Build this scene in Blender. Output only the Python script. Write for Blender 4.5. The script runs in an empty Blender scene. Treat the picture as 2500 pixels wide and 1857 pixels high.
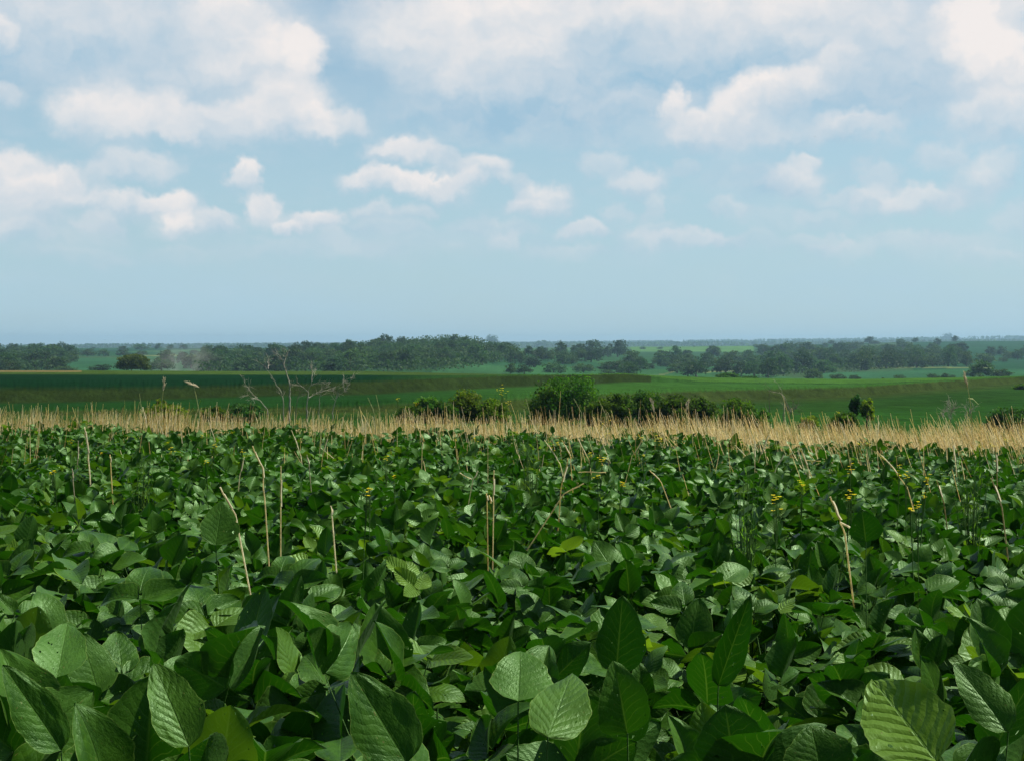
import bpy, math, random
import numpy as np
from mathutils import Vector, Matrix

S = bpy.context.scene
COL = S.collection
rad = math.radians
PX, PY, F = 1250.0, 928.5, 3434.0          # photo centre and focal length (photo pixels)
PITCH = rad(1.51)                          # camera looks this far below the horizon
EYE = 1.5
def slope(y):                              # dz per metre of forward distance for photo row y
    t = -(np.asarray(y, float) - PY) / F
    return (t * math.cos(PITCH) - math.sin(PITCH)) / (math.cos(PITCH) + t * math.sin(PITCH))
def uu(px, y=880):                         # lateral metres per metre forward
    t = -(y - PY) / F
    return (px - PX) / F / (math.cos(PITCH) + t * math.sin(PITCH))

# ------------------------------------------------------------------ camera
cam = bpy.data.cameras.new('camera'); co = bpy.data.objects.new('camera', cam); COL.objects.link(co)
cam.sensor_width = 36; cam.lens = 36 * F / 2500
cam.clip_start = 0.05; cam.clip_end = 40000
co.location = (0, 0, EYE); co.rotation_euler = (math.pi / 2 - PITCH, 0, 0)
S.camera = co
# ------------------------------------------------------------------ sky, sun, exposure
SUN_EL, SUN_AZ = rad(56), rad(74)          # azimuth clockwise from +Y (high, from the right)
vs = S.view_settings
vs.view_transform = 'Standard'; vs.look = 'None'; vs.exposure = 0.38; vs.gamma = 1; vs.use_curve_mapping = False
S.cycles.max_bounces = 6; S.cycles.diffuse_bounces = 2; S.cycles.glossy_bounces = 2
S.cycles.transmission_bounces = 5; S.cycles.volume_bounces = 0; S.cycles.transparent_max_bounces = 6
S.cycles.sample_clamp_indirect = 4
S.cycles.use_denoising = True
sl = bpy.data.lights.new('sun', 'SUN'); sl.energy = 5.0; sl.angle = rad(0.5); sl.color = (1, 0.94, 0.80)
so = bpy.data.objects.new('sun', sl); COL.objects.link(so)
sd = Vector((math.sin(SUN_AZ) * math.cos(SUN_EL), math.cos(SUN_AZ) * math.cos(SUN_EL), math.sin(SUN_EL)))
so.rotation_euler = sd.to_track_quat('Z', 'Y').to_euler(); so.location = (20, 20, 40)

class NT:                                  # tiny node-tree writer
    def __init__(s, t): s.t = t; s.n = t.nodes; s.l = t.links
    def new(s, ty, **kw):
        n = s.n.new(ty)
        for k, v in kw.items(): setattr(n, k, v)
        return n
    def put(s, n, i, v):
        if v is None: return
        if hasattr(v, 'links') or isinstance(v, bpy.types.NodeSocket): s.l.new(v, n.inputs[i])
        else: n.inputs[i].default_value = v
    def m(s, op, a, b=None, c=None, clamp=False):
        n = s.new('ShaderNodeMath', operation=op); n.use_clamp = clamp
        s.put(n, 0, a); s.put(n, 1, b)
        if c is not None: s.put(n, 2, c)
        return n.outputs[0]
    def vm(s, op, a, b=None, out=0):
        n = s.new('ShaderNodeVectorMath', operation=op); s.put(n, 0, a)
        if b is not None: s.put(n, 1, b)
        return n.outputs[out]
    def noise(s, vec, scale, detail=4, rough=.5, color=False, dist=0):
        n = s.new('ShaderNodeTexNoise'); s.put(n, 'Vector', vec); n.inputs['Scale'].default_value = scale
        n.inputs['Detail'].default_value = detail; n.inputs['Roughness'].default_value = rough
        n.inputs['Distortion'].default_value = dist
        return n.outputs['Color' if color else 'Fac']
    def ramp(s, v, a, b, c=0., d=1., smooth=True):
        n = s.new('ShaderNodeMapRange'); n.interpolation_type = 'SMOOTHSTEP' if smooth else 'LINEAR'
        s.put(n, 0, v); n.inputs[1].default_value = a; n.inputs[2].default_value = b
        n.inputs[3].default_value = c; n.inputs[4].default_value = d
        return n.outputs[0]
    def mix(s, f, a, b):
        n = s.new('ShaderNodeMix', data_type='RGBA')
        s.put(n, 0, f); s.put(n, 6, a if not isinstance(a, tuple) else (*a[:3], 1)); s.put(n, 7, b if not isinstance(b, tuple) else (*b[:3], 1))
        return n.outputs[2]
    def xyz(s, x, y, z=0.):
        n = s.new('ShaderNodeCombineXYZ'); s.put(n, 0, x); s.put(n, 1, y); s.put(n, 2, z); return n.outputs[0]

# clouds: (px, y, rx, ry, density, brightness) on the celestial sphere, in hundredths of the photo's focal length
CL = [(330,60,440,180,1.3,.62),(200,180,350,80,1.,.22),(640,145,150,85,1.6,.95),(735,150,60,75,1.5,.95),(545,60,90,110,1.2,.8),
 (255,300,130,78,1.7,.95),(400,290,110,60,1.3,.9),(440,330,50,32,1.1,1),(700,270,120,75,1.6,.9),(760,310,75,60,1.4,.9),(570,310,200,60,1.2,.7),(480,225,330,50,.7,.55),
 (985,365,105,42,1.4,.8),(930,440,105,36,1.4,.85),(1060,452,90,38,1.3,.85),(870,305,50,35,.6,.55),
 (30,450,110,62,1.3,.85),(105,500,95,52,1.2,.85),(20,530,140,70,.8,.6),(170,470,40,50,.9,.8),(330,415,110,48,.8,.65),(300,510,130,38,.9,.75),(430,505,75,42,1.,.8),(225,455,45,45,.6,.7),
 (598,435,38,48,1.,.8),(640,520,48,55,1.1,.8),(480,560,110,45,.6,.65),(445,560,35,45,.9,.8),(775,545,95,38,1.,.7),(705,555,40,20,.9,.7),(120,590,200,45,.5,.55),
 (1180,415,75,45,.9,.7),(1140,445,50,35,.8,.7),(1325,490,85,48,.9,.68),(1290,510,60,25,.6,.7),(1420,565,70,28,.8,.65),(1230,330,260,30,.3,.5),
 (1500,60,660,160,1.5,.74),(1850,80,420,140,1.4,.66),(1150,90,320,120,1.,.74),(1250,180,240,95,1.1,.64),(1450,230,460,95,1.2,.45),(1250,270,320,60,1.1,.1),(1700,175,380,60,1.3,.05),(1480,95,130,45,.7,.05),
 (1790,275,80,60,1.6,.92),(1880,250,100,62,1.5,.9),(1960,220,80,50,1.3,.85),(2045,175,55,50,1.,.8),(1625,270,34,70,1.1,.8),(1685,320,62,58,1.2,.8),(1800,335,220,45,1.,.5),
 (2380,130,120,140,2.2,1.25),(2440,60,70,80,1.,.9),(2460,230,130,70,1.8,1.05),(2200,140,250,150,.9,.5),(2150,255,260,60,1.3,.2),(2400,150,90,120,1.,1.15),(2430,320,120,60,.8,.75),(2080,330,110,38,.8,.6),
 (2465,45,45,90,1.2,.8),(1920,450,70,48,.8,.7),(1960,400,42,25,.8,.75),(1830,450,120,60,.5,.2),(2250,500,110,42,.8,.7),(2140,500,70,50,.6,.65),(2380,470,60,60,.5,.65),(2060,490,100,26,.5,.6),
 (1555,445,66,40,.8,.68),(1600,505,30,40,.5,.65),(1560,590,60,35,.5,.6),(1680,590,90,30,.7,.65),(2060,620,110,30,.5,.6),(1390,620,110,25,.5,.6),(1900,545,110,40,.35,.6),(2330,620,160,40,.35,.6),(1000,600,300,40,.35,.55),
 (860,300,40,40,.7,.6),(905,420,35,30,.6,.7),(1100,390,50,35,.7,.7),(1250,450,40,25,.5,.6),(1090,480,60,22,.5,.55),(960,560,90,25,.5,.6),(1200,560,120,28,.5,.6),(860,620,110,25,.4,.55),(560,620,120,25,.4,.55),
 (1470,400,70,40,.6,.65),(1500,520,50,25,.5,.6),(1780,520,70,25,.5,.6),(1760,600,60,22,.5,.6),(1990,600,80,24,.5,.6),(2200,590,110,26,.5,.6),(2150,440,60,40,.6,.65),(2300,400,70,40,.6,.7),(2440,440,60,60,.6,.65),(2480,560,80,40,.5,.6),(1660,420,45,30,.5,.6),(10,130,40,40,.9,.7),(15,270,50,35,.7,.6),(520,550,50,35,.7,.75),(250,560,60,30,.6,.7),(60,590,70,30,.5,.65),(180,640,120,24,.35,.6),(420,630,80,26,.35,.6),(690,600,90,24,.35,.6),(1010,520,60,28,.6,.65),(1240,590,50,30,.55,.65),(920,520,50,30,.6,.65),(1620,560,50,25,.4,.65),(1850,600,60,30,.4,.6),(2000,530,60,25,.45,.65),(830,590,50,25,.4,.6),(2420,640,90,25,.35,.6)]
w = bpy.data.worlds.new('World'); S.world = w; w.use_nodes = True
N = NT(w.node_tree); N.n.clear()
tc = N.new('ShaderNodeTexCoord').outputs['Generated']
sky = N.new('ShaderNodeTexSky', sky_type='NISHITA'); sky.sun_disc = False
sky.sun_elevation = SUN_EL; sky.sun_rotation = SUN_AZ; sky.altitude = 300; sky.air_density = 1.0; sky.dust_density = 1.2; sky.ozone_density = 1.4
sx = N.new('ShaderNodeSeparateXYZ'); N.l.new(tc, sx.inputs[0])
K = F / 100
A = N.m('MULTIPLY', N.m('ARCTAN2', sx.outputs[0], sx.outputs[1]), K)
E = N.m('MULTIPLY', N.m('ARCSINE', sx.outputs[2]), K)
P = N.xyz(A, E)
nz = N.vm('SUBTRACT', N.noise(P, .6, 3, .5, True), (.5, .5, .5))
nzs = N.vm('MULTIPLY', nz, (1.1, .8, 0))
nz2 = N.vm('MULTIPLY', N.vm('SUBTRACT', N.noise(P, 2.3, 7, .58, True), (.5, .5, .5)), (.75, .62, 0))
Q = N.vm('ADD', N.vm('ADD', P, nzs), nz2)
tx = N.m('MULTIPLY', N.m('SUBTRACT', N.noise(N.vm('MULTIPLY', Q, (.8, 1.2, 0)), 1.3, 6, .55), .5), .9)
fb = N.noise(N.vm('MULTIPLY', P, (.5, 1.3, 0)), .9, 6, .6)
veil = N.noise(N.vm('MULTIPLY', P, (.25, 1.0, 0)), .5, 5, .55)
D = N.ramp(fb, .46, .78, 0, .5); B = N.m('ADD', .35, tx)      # thin broken veil everywhere
for (px, y, rx, ry, de, br) in CL:                             # then each cloud over the ones before it
    a = math.atan((px - PX) / F) * K; e = math.atan(float(slope(y))) * K
    mn = N.new('ShaderNodeVectorMath', operation='MULTIPLY_ADD'); N.put(mn, 0, B); mn.inputs[1].default_value = (1e-7,) * 3; N.put(mn, 2, Q)
    v = N.vm('MULTIPLY', N.vm('SUBTRACT', mn.outputs[0], (a, e, 0)), (100 / rx, 100 / ry, 0))
    l = N.vm('LENGTH', v, out=1); yy = N.new('ShaderNodeSeparateXYZ'); N.l.new(v, yy.inputs[0])
    crisp = br >= .6
    f = N.ramp(l, 1.26 if crisp else 1.5, .60 if crisp else .15, 0, min(de, 1) * (.93 if crisp else .9))
    f = N.m('MULTIPLY', f, N.ramp(yy.outputs[1], -1.1, -.1, .30 if crisp else .8, 1))
    b = N.m('ADD', N.m('MULTIPLY_ADD', yy.outputs[1], .40 if crisp else .2, br - (.05 if crisp else 0)), tx)
    B = N.m('MULTIPLY_ADD', f, N.m('SUBTRACT', b, B), B); D = N.m('MULTIPLY_ADD', f, N.m('SUBTRACT', 1.0, D), D)
alpha = D; ccol = N.mix(N.ramp(B, .0, 1.05, 0, 1, False), (.36, .56, .715), (.93, .88, .86))
# free clouds beyond the part of the sky the photograph shows
el = sx.outputs[2]
out = N.m('MAXIMUM', N.ramp(N.m('ABSOLUTE', A), 13.5, 17, 0, 1), N.ramp(E, 9.5, 12, 0, 1))
fc = N.noise(N.vm('MULTIPLY', tc, (1, 1, 2.2)), 5.5, 7, .58)
alpha2 = N.m('MULTIPLY', N.ramp(fc, .55, .68, 0, .9), out)
# thin sky colour
skc = N.vm('MULTIPLY', N.vm('MULTIPLY', sky.outputs[0], (.90, 1.03, 1.0)), (.122, .122, .122))
# moist summer air: pale veil that thickens towards the horizon
hz = N.ramp(E, 9.5, 1.0, .14, .88, False)
hz = N.m('MULTIPLY_ADD', N.m('SUBTRACT', veil, .5), .6, hz, clamp=True)
skc = N.mix(hz, skc, (.46, .655, .765))
low = N.ramp(E, .6, 2.8, .10, 1.0)
base = N.mix(N.m('MULTIPLY', alpha, low), skc, ccol)
base = N.mix(alpha2, base, (.66, .71, .76))
# the sky is brightest towards the sun and dimmed away from it to cut fill light on the leaves
dt = N.vm('DOT_PRODUCT', tc, (math.sin(SUN_AZ * .5), math.cos(SUN_AZ * .5), 0), out=1)
gl = N.ramp(dt, -.5, .3, .25, .745)
base = N.vm('MULTIPLY', base, N.xyz(gl, gl, gl))
bg = N.new('ShaderNodeBackground'); bg.inputs[1].default_value = 1.0
N.l.new(base, bg.inputs[0])
wo = N.new('ShaderNodeOutputWorld'); N.l.new(bg.outputs[0], wo.inputs[0])
w.cycles.sampling_method = 'MANUAL'; w.cycles.sample_map_resolution = 512

# ------------------------------------------------------------------ helpers
def meshobj(name, V, Fq, mats, parent=None, uv=None, col=None, mi=None, smooth=True, T=None):
    """V (n,3); Fq (m,4) quads; T optional (k,3) triangles after the quads"""
    me = bpy.data.meshes.new(name)
    V = np.ascontiguousarray(V, np.float32); Fq = np.asarray(Fq, np.int32).reshape(-1, 4)
    T = np.zeros((0, 3), np.int32) if T is None else np.asarray(T, np.int32).reshape(-1, 3)
    me.vertices.add(len(V)); me.vertices.foreach_set('co', V.ravel())
    li = np.concatenate([Fq.ravel(), T.ravel()]); me.loops.add(len(li)); me.loops.foreach_set('vertex_index', li)
    nf = len(Fq) + len(T); me.polygons.add(nf)
    st = np.concatenate([np.arange(len(Fq)) * 4, len(Fq) * 4 + np.arange(len(T)) * 3]).astype(np.int32)
    me.polygons.foreach_set('loop_start', st)
    if mi is not None: me.polygons.foreach_set('material_index', np.asarray(mi, np.int32))
    me.polygons.foreach_set('use_smooth', np.full(nf, smooth))
    me.update(calc_edges=True)
    if uv is not None:
        l = me.uv_layers.new(name='UVMap'); l.data.foreach_set('uv', np.asarray(uv, np.float32)[li].ravel())
    if col is not None:
        c = me.color_attributes.new('tint', 'FLOAT_COLOR', 'POINT')
        cc = np.ones((len(V), 4), np.float32); cc[:, :col.shape[1]] = col; c.data.foreach_set('color', cc.ravel())
    for m in (mats if isinstance(mats, (list, tuple)) else [mats]): me.materials.append(m)
    o = bpy.data.objects.new(name, me); COL.objects.link(o)
    if parent is not None: o.parent = parent
    return o
def tag(o, label=None, cat=None, group=None, kind=None):
    if label: o['label'] = label
    if cat: o['category'] = cat
    if group: o['group'] = group
    if kind: o['kind'] = kind
    return o
def thing(name, loc, label, cat, group=None, rz=0, sc=1):
    o = bpy.data.objects.new(name, None); COL.objects.link(o); o.empty_display_size = .1
    o.location = loc; o.rotation_euler = (0, 0, rz); o.scale = (sc,) * 3 if not isinstance(sc, tuple) else sc
    return tag(o, label, cat, group)
def dup(root, loc, rz=0, sc=1, label=None, group=None):
    r = root.copy(); COL.objects.link(r); r.location = loc; r.rotation_euler = (0, 0, rz)
    r.scale = (sc,) * 3 if not isinstance(sc, tuple) else sc
    if label: r['label'] = label
    if group: r['group'] = group
    for c in KIDS[root.name]:
        k = c.copy(); COL.objects.link(k); k.parent = r
    return r
KIDS = {}
class Geo:                                 # accumulates quads
    def __init__(s): s.V = []; s.Q = []; s.C = []; s.n = 0
    def add(s, V, Q, c=None):
        s.V.append(V); s.Q.append(np.asarray(Q) + s.n); s.n += len(V)
        s.C.append(np.tile(np.asarray(c if c is not None else (1, 1, 1), np.float32), (len(V), 1)))
    def tube(s, pts, rs, k=6, c=None):
        pts = np.asarray(pts, float); n = len(pts); rs = np.broadcast_to(rs, (n,)) if np.ndim(rs) == 0 else np.asarray(rs, float)
        d = np.gradient(pts, axis=0); d /= np.linalg.norm(d, axis=1)[:, None] + 1e-9
        ref = np.where(np.abs(d[:, 2:3]) > .9, np.array([[1., 0, 0]]), np.array([[0, 0, 1.]]))
        a = np.cross(d, ref); a /= np.linalg.norm(a, axis=1)[:, None] + 1e-9; b = np.cross(d, a)
        for i in range(1, n):              # keep the frame from flipping
            if (a[i] * a[i - 1]).sum() < 0: a[i] *= -1; b[i] *= -1
        t = np.arange(k) * 2 * np.pi / k
        V = (pts[:, None] + rs[:, None, None] * (np.cos(t)[None, :, None] * a[:, None] + np.sin(t)[None, :, None] * b[:, None])).reshape(-1, 3)
        i = np.arange(n - 1)[:, None] * k; j = np.arange(k)[None]; j2 = (j + 1) % k
        Q = np.stack([i + j, i + j2, i + k + j2, i + k + j], -1).reshape(-1, 4)
        s.add(V, Q, c)
    def obj(s, name, mat, parent=None, **kw):
        return meshobj(name, np.concatenate(s.V), np.concatenate(s.Q), mat, parent, col=np.concatenate(s.C), **kw)

def mat(name):
    m = bpy.data.materials.new(name); m.use_nodes = True; n = NT(m.node_tree); n.n.clear(); return m, n
def finish(n, sh, disp=None):
    o = n.new('ShaderNodeOutputMaterial'); n.l.new(sh, o.inputs[0])
def princ(n, col, rough=.8, spec=.3, bump=None, bs=.3, bd=.01):
    p = n.new('ShaderNodeBsdfPrincipled'); n.put(p, 'Base Color', col if not isinstance(col, tuple) else (*col, 1))
    n.put(p, 'Roughness', rough); n.put(p, 'Specular IOR Level', spec)
    if bump is not None:
        b = n.new('ShaderNodeBump'); n.put(b, 'Height', bump); b.inputs['Strength'].default_value = bs; b.inputs['Distance'].default_value = bd
        n.l.new(b.outputs[0], p.inputs['Normal'])
    return p
def attr(n, name='tint'):
    a = n.new('ShaderNodeAttribute'); a.attribute_name = name; return a.outputs['Color']
def objco(n): return n.new('ShaderNodeTexCoord').outputs['Object']
def geoco(n): return n.new('ShaderNodeNewGeometry').outputs['Position']

# soybean leaf: UV x = -1..1 across (stored 0..1), y = 0..1 along; tint.r yellowness, tint.g paleness, tint.b seed
def leaf_mat(name, detail=True):
    m, n = mat(name)
    uvn = n.new('ShaderNodeUVMap'); uvn.uv_map = 'UVMap'
    sp = n.new('ShaderNodeSeparateXYZ'); n.l.new(uvn.outputs[0], sp.inputs[0])
    ux = n.m('MULTIPLY_ADD', sp.outputs[0], 2, -1); au = n.m('ABSOLUTE', ux); v = sp.outputs[1]
    ti = n.new('ShaderNodeSeparateColor'); n.l.new(attr(n), ti.inputs[0])
    back = n.new('ShaderNodeNewGeometry').outputs['Backfacing']
    # lateral veins run forward from the midrib
    q = n.m('SUBTRACT', n.m('MULTIPLY', v, 8.5), n.m('MULTIPLY', n.m('POWER', au, .85), 2.3))
    q = n.m('ADD', q, n.m('MULTIPLY', n.noise(n.xyz(n.m('MULTIPLY', ux, .6), v, n.m('MULTIPLY', ti.outputs[2], 37.)), 2.6, 2), 1.5))
    fr = n.m('ABSOLUTE', n.m('SUBTRACT', n.m('FRACT', q), .5))        # .5 at vein
    side = n.ramp(fr, .445, .5, 0, 1)
    side = n.m('MULTIPLY', side, n.ramp(au, .95, .45, 0, 1))
    mid = n.ramp(au, .05, .012, 0, 1)
    vein = n.m('MAXIMUM', side, mid)
    edge = n.ramp(au, .945, 1.0, 0, 1)
    seed = n.m('MULTIPLY', ti.outputs[2], 37.)
    vec = n.xyz(n.m('MULTIPLY', ux, 1.0), n.m('MULTIPLY', v, 1.6), seed)
    mott = n.noise(vec, 2.2, 4, .6)
    c = n.mix(n.ramp(mott, .3, .7), (.015, .058, .0015), (.040, .122, .003))
    c = n.mix(n.m('MULTIPLY', ti.outputs[0], .85), c, (.14, .25, .022))
    c = n.mix(n.m('MULTIPLY', ti.outputs[1], .5), c, (.10, .235, .036))
    c = n.mix(n.m('MULTIPLY', vein, .30), c, (.09, .19, .03))
    c = n.mix(n.m('MULTIPLY', edge, .6), c, (.20, .32, .06))
    if detail:                             # insect holes' brown rims, specks
        spk = n.noise(vec, 9, 2, .5); c = n.mix(n.ramp(spk, .70, .74, 0, .8), c, (.15, .14, .04))
    c = n.mix(n.m('MULTIPLY', back, .35), c, (.035, .10, .025))
    quilt = n.m('POWER', n.m('SUBTRACT', 1, n.m('MULTIPLY', fr, 2)), .6)   # fields between veins bulge
    vo = n.noise(vec, 11, 3, .6) if detail else n.noise(vec, 8, 1)
    h = n.m('ADD', n.m('MULTIPLY', quilt, n.m('MULTIPLY_ADD', ti.outputs[0], 1.3, .30)), n.m('MULTIPLY', vo, .85))
    h = n.m('SUBTRACT', h, n.m('MULTIPLY', mid, .6))
    p = princ(n, c, 0.42, .5, h, .5 if detail else .4, .003)
    rn = n.ramp(mott, .3, .7, .36, .5); n.put(p, 'Roughness', rn); p.inputs['Specular Tint'].default_value = (.58, 1, .52, 1)
    try:
        p.inputs['Sheen Weight'].default_value = .03; p.inputs['Sheen Roughness'].default_value = .4
        p.inputs['Sheen Tint'].default_value = (.8, 1, .85, 1)
    except Exception: pass
    tr = n.new('ShaderNodeBsdfTranslucent')
    tcv = n.mix(n.m('MULTIPLY', ti.outputs[0], .8), (.012, .078, .001), (.22, .40, .012))
    tcv = n.mix(n.m('MULTIPLY', vein, .35), tcv, (.18, .34, .03))
    n.l.new(tcv, tr.inputs[0])
    mx = n.new('ShaderNodeMixShader'); mx.inputs[0].default_value = .38
    n.l.new(p.outputs[0], mx.inputs[1]); n.l.new(tr.outputs[0], mx.inputs[2]); out_ = mx.outputs[0]
    if detail:                             # holes eaten by insects
        hol = n.noise(n.vm('ADD', vec, (3.3, 1.7, 9.1)), 6.5, 1.5, .5); tp = n.new('ShaderNodeBsdfTransparent')
        hm = n.m('MULTIPLY', n.m('GREATER_THAN', hol, .725), n.m('GREATER_THAN', au, .12)); m2 = n.new('ShaderNodeMixShader')
        n.put(m2, 0, hm); n.l.new(out_, m2.inputs[1]); n.l.new(tp.outputs[0], m2.inputs[2]); out_ = m2.outputs[0]
    finish(n, out_); return m
M_leaf = leaf_mat('soybean_leaf'); M_leafs = leaf_mat('soybean_leaf_simple', False)

def foliage_mat(name, dark, light, trans=.25, rough=.6, wt=None):
    m, n = mat(name)
    ti = n.new('ShaderNodeSeparateColor'); n.l.new(attr(n), ti.inputs[0])
    c = n.mix(ti.outputs[0], dark, light)
    oi = n.new('ShaderNodeObjectInfo')
    hs = n.new('ShaderNodeHueSaturation'); n.l.new(c, hs.inputs['Color'])
    n.put(hs, 'Hue', n.m('MULTIPLY_ADD', oi.outputs['Random'], .04, .48))
    n.put(hs, 'Value', n.m('MULTIPLY_ADD', n.m('FRACT', n.m('MULTIPLY', oi.outputs['Random'], 7.3)), .7, .65))
    p = princ(n, hs.outputs[0], rough, .12)
    tr = n.new('ShaderNodeBsdfTranslucent'); n.l.new(n.vm('MULTIPLY', hs.outputs[0], (1.3, 1.5, .7)), tr.inputs[0])
    mx = n.new('ShaderNodeMixShader'); mx.inputs[0].default_value = trans
    n.l.new(p.outputs[0], mx.inputs[1]); n.l.new(tr.outputs[0], mx.inputs[2]); finish(n, mx.outputs[0]); return m
M_far = foliage_mat('far_tree_leaves', (.030, .074, .028), (.054, .104, .034), .35)
M_bush = foliage_mat('bush_leaves', (.032, .095, .010), (.095, .18, .022), .5)
M_olive = foliage_mat('olive_bush_leaves', (.065, .13, .010), (.15, .21, .018), .45)
M_lone = foliage_mat('lone_tree_leaves', (.05, .09, .022), (.11, .155, .035), .35)
M_darkb = foliage_mat('dark_bush_leaves', (.026, .080, .016), (.055, .125, .024), .4)

def plain(name, c1, c2, scale, rough=.85, bs=.5, bd=.01, spec=.2, det=4, stretch=(1, 1, 1)):
    m, n = mat(name); v = n.vm('MULTIPLY', objco(n), stretch); f = n.noise(v, scale, det, .6)
    finish(n, princ(n, n.mix(n.ramp(f, .3, .7), c1, c2), rough, spec, f, bs, bd).outputs[0]); return m
M_bark = plain('bark', (.05, .04, .03), (.13, .11, .085), 14)
M_dead = plain('bleached_dead_wood', (.22, .20, .16), (.46, .43, .36), 5, stretch=(1, 1, .3))
M_deadd = plain('dark_dead_wood', (.07, .06, .05), (.2, .18, .16), 5, stretch=(1, 1, .3))
M_stem = plain('green_stem', (.03, .09, .015), (.07, .15, .03), 60, .6)
M_gstem = plain('pale_grass_stem', (.22, .28, .10), (.42, .42, .2), 60, .6)
M_plume = plain('seed_plume', (.5, .42, .28), (.75, .68, .5), 80, .9)
M_black = plain('bird_feathers', (.015, .015, .018), (.03, .03, .03), 40)
def straw_mat():
    m, n = mat('dry_straw'); c = attr(n); f = n.noise(geoco(n), 45, 3, .6)
    c2 = n.vm('MULTIPLY', c, n.xyz(n.ramp(f, .3, .7, .75, 1.1), n.ramp(f, .3, .7, .72, 1.1), n.ramp(f, .3, .7, .68, 1.1)))
    p = princ(n, c2, .5, .4); tr = n.new('ShaderNodeBsdfTranslucent'); n.l.new(c2, tr.inputs[0])
    mx = n.new('ShaderNodeMixShader'); mx.inputs[0].default_value = .5
    n.l.new(p.outputs[0], mx.inputs[1]); n.l.new(tr.outputs[0], mx.inputs[2]); finish(n, mx.outputs[0]); return m
M_straw = straw_mat()
def petal_mat():
    m, n = mat('yellow_petals'); p = princ(n, n.mix(n.ramp(n.noise(objco(n), 40, 2), .4, .6), (.92, .74, .01), (.98, .86, .02)), .5, .3)
    tr = n.new('ShaderNodeBsdfTranslucent'); tr.inputs[0].default_value = (.95, .82, .02, 1)
    mx = n.new('ShaderNodeMixShader'); mx.inputs[0].default_value = .4
    n.l.new(p.outputs[0], mx.inputs[1]); n.l.new(tr.outputs[0], mx.inputs[2]); finish(n, mx.outputs[0]); return m
M_petal = petal_mat()

# ------------------------------------------------------------------ terrain
# control points per photo column; every entry is (distance, height) of the ground there
colpx = np.array([-700, 0, 300, 640, 900, 1130, 1240, 1430, 1540, 1700, 1860, 2100, 2350, 2480, 3200], float)
def T(*v): return np.interp(colpx, *zip(*v))
def zy(y, d): return EYE + slope(y) * d
uc = uu(colpx)
ctrl = []                                  # list of (d array, z array)
for d, dz in ((.3, 0), (4, -.15), (9, -.33), (14, -.50), (20, -.62), (25, -.82), (52, -2.9)):
    ctrl.append((np.full(len(colpx), float(d)), -0.013 * uc * d + dz))
dm = T((0, 80), (1240, 85), (1860, 90), (2480, 95)); ctrl.append((dm, zy(T((0, 1045), (1240, 1050), (1860, 1060), (2480, 1075)), dm)))
dNb = T((0, 112), (900, 120), (1240, 132), (1540, 170), (1860, 205), (2100, 217), (2350, 270), (2480, 300), (2600, 315), (3200, 330))
yNb = T((0, 1012), (640, 1008), (1240, 999), (1540, 985), (1700, 979), (1860, 975), (2100, 966), (2230, 958), (2350, 946), (2480, 936), (2520, 932), (3200, 925))
yNt = yNb - T((0, 3), (900, 5), (1240, 16), (1540, 18), (1860, 20), (2350, 16), (2480, 13), (2520, 3), (3200, 1))
ctrl.append((dNb, zy(yNb, dNb))); dNt = dNb * 1.012 + 1.2; ctrl.append((dNt, zy(yNt, dNt)))
dFb = T((0, 165), (640, 190), (900, 200), (1240, 240), (1430, 258), (1540, 270), (1700, 300), (1860, 315), (2350, 325), (2480, 335), (3200, 345))
yFb = np.minimum(T((0, 983), (300, 978), (640, 966), (900, 962), (1240, 945), (1430, 938), (1540, 931), (1600, 930), (1700, 934), (1860, 937), (2100, 939), (2350, 930), (2480, 924), (3200, 915)), yNt - .5)
dFb = np.maximum(dFb, dNt + 6)
ctrl.append((dFb, zy(yFb, dFb)))
yFt = yFb - T((0, 26), (300, 22), (640, 18), (900, 25), (1240, 23), (1430, 19), (1540, 16), (1620, 1), (3200, .5))
dFt = dFb * 1.01 + 1.4; ctrl.append((dFt, zy(yFt, dFt)))
yS = np.minimum(T((0, 912), (640, 914), (900, 914), (1240, 916), (1430, 918), (1540, 919), (1700, 922), (1860, 927), (2100, 930), (2300, 926), (2480, 921), (3200, 912)), yFt - 1)
dS = np.full(len(colpx), 350.); ctrl.append((dS, zy(yS, dS)))
yC = yS - T((0, 7), (640, 7), (900, 8), (1240, 4), (1540, 1.5), (3200, 1))
dC = np.full(len(colpx), 420.); ctrl.append((dC, zy(yC, dC)))
far = [(520, yC + 14), (640, yC + 9)]
FX = [-700, 0, 300, 600, 900, 1130, 1250, 1500, 1800, 2100, 2300, 2500, 3200]
FR = {800:  [898, 902, 902, 904, 898, 896, 908, 918, 922, 924, 918, 914, 908],
      1000: [884, 888, 888, 890, 871, 860, 888, 900, 908, 908, 900, 902, 890],
      1300: [868, 874, 876, 872, 845, 827, 864, 880, 888, 888, 880, 886, 870],
      1700: [860, 863, 863, 865, 852, 850, 864, 867, 872, 868, 862, 866, 855],
      2200: [852, 856, 855, 855, 850, 852, 857, 857, 860, 850, 842, 846, 842],
      2700: [850, 851, 850, 850, 848, 850, 851, 848, 847, 838, 833, 833, 836],
      3100: [851, 852, 850, 850, 848, 850, 851, 847, 845, 842, 840, 840, 840],
      4000: [856, 856, 855, 855, 853, 854, 855, 853, 852, 850, 848, 848, 850],
      5600: [851, 851, 849, 848, 847, 847, 847, 845, 843, 841, 840, 838, 838],
      7500: [852, 851, 849, 847, 846, 845, 844, 843, 840, 838, 836, 834, 836],
      8200: [850, 850, 848, 844, 843, 843, 841, 839, 835, 832, 828, 826, 830]}
for d, r in FR.items(): far.append((d, np.interp(colpx, FX, r)))
for d, yv in far: ctrl.append((np.full(len(colpx), float(d)), zy(yv, d)))
ctrl.append((np.full(len(colpx), 10500.), zy(np.full(len(colpx), 860.), 10500)))
ND = len(ctrl)
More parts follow.
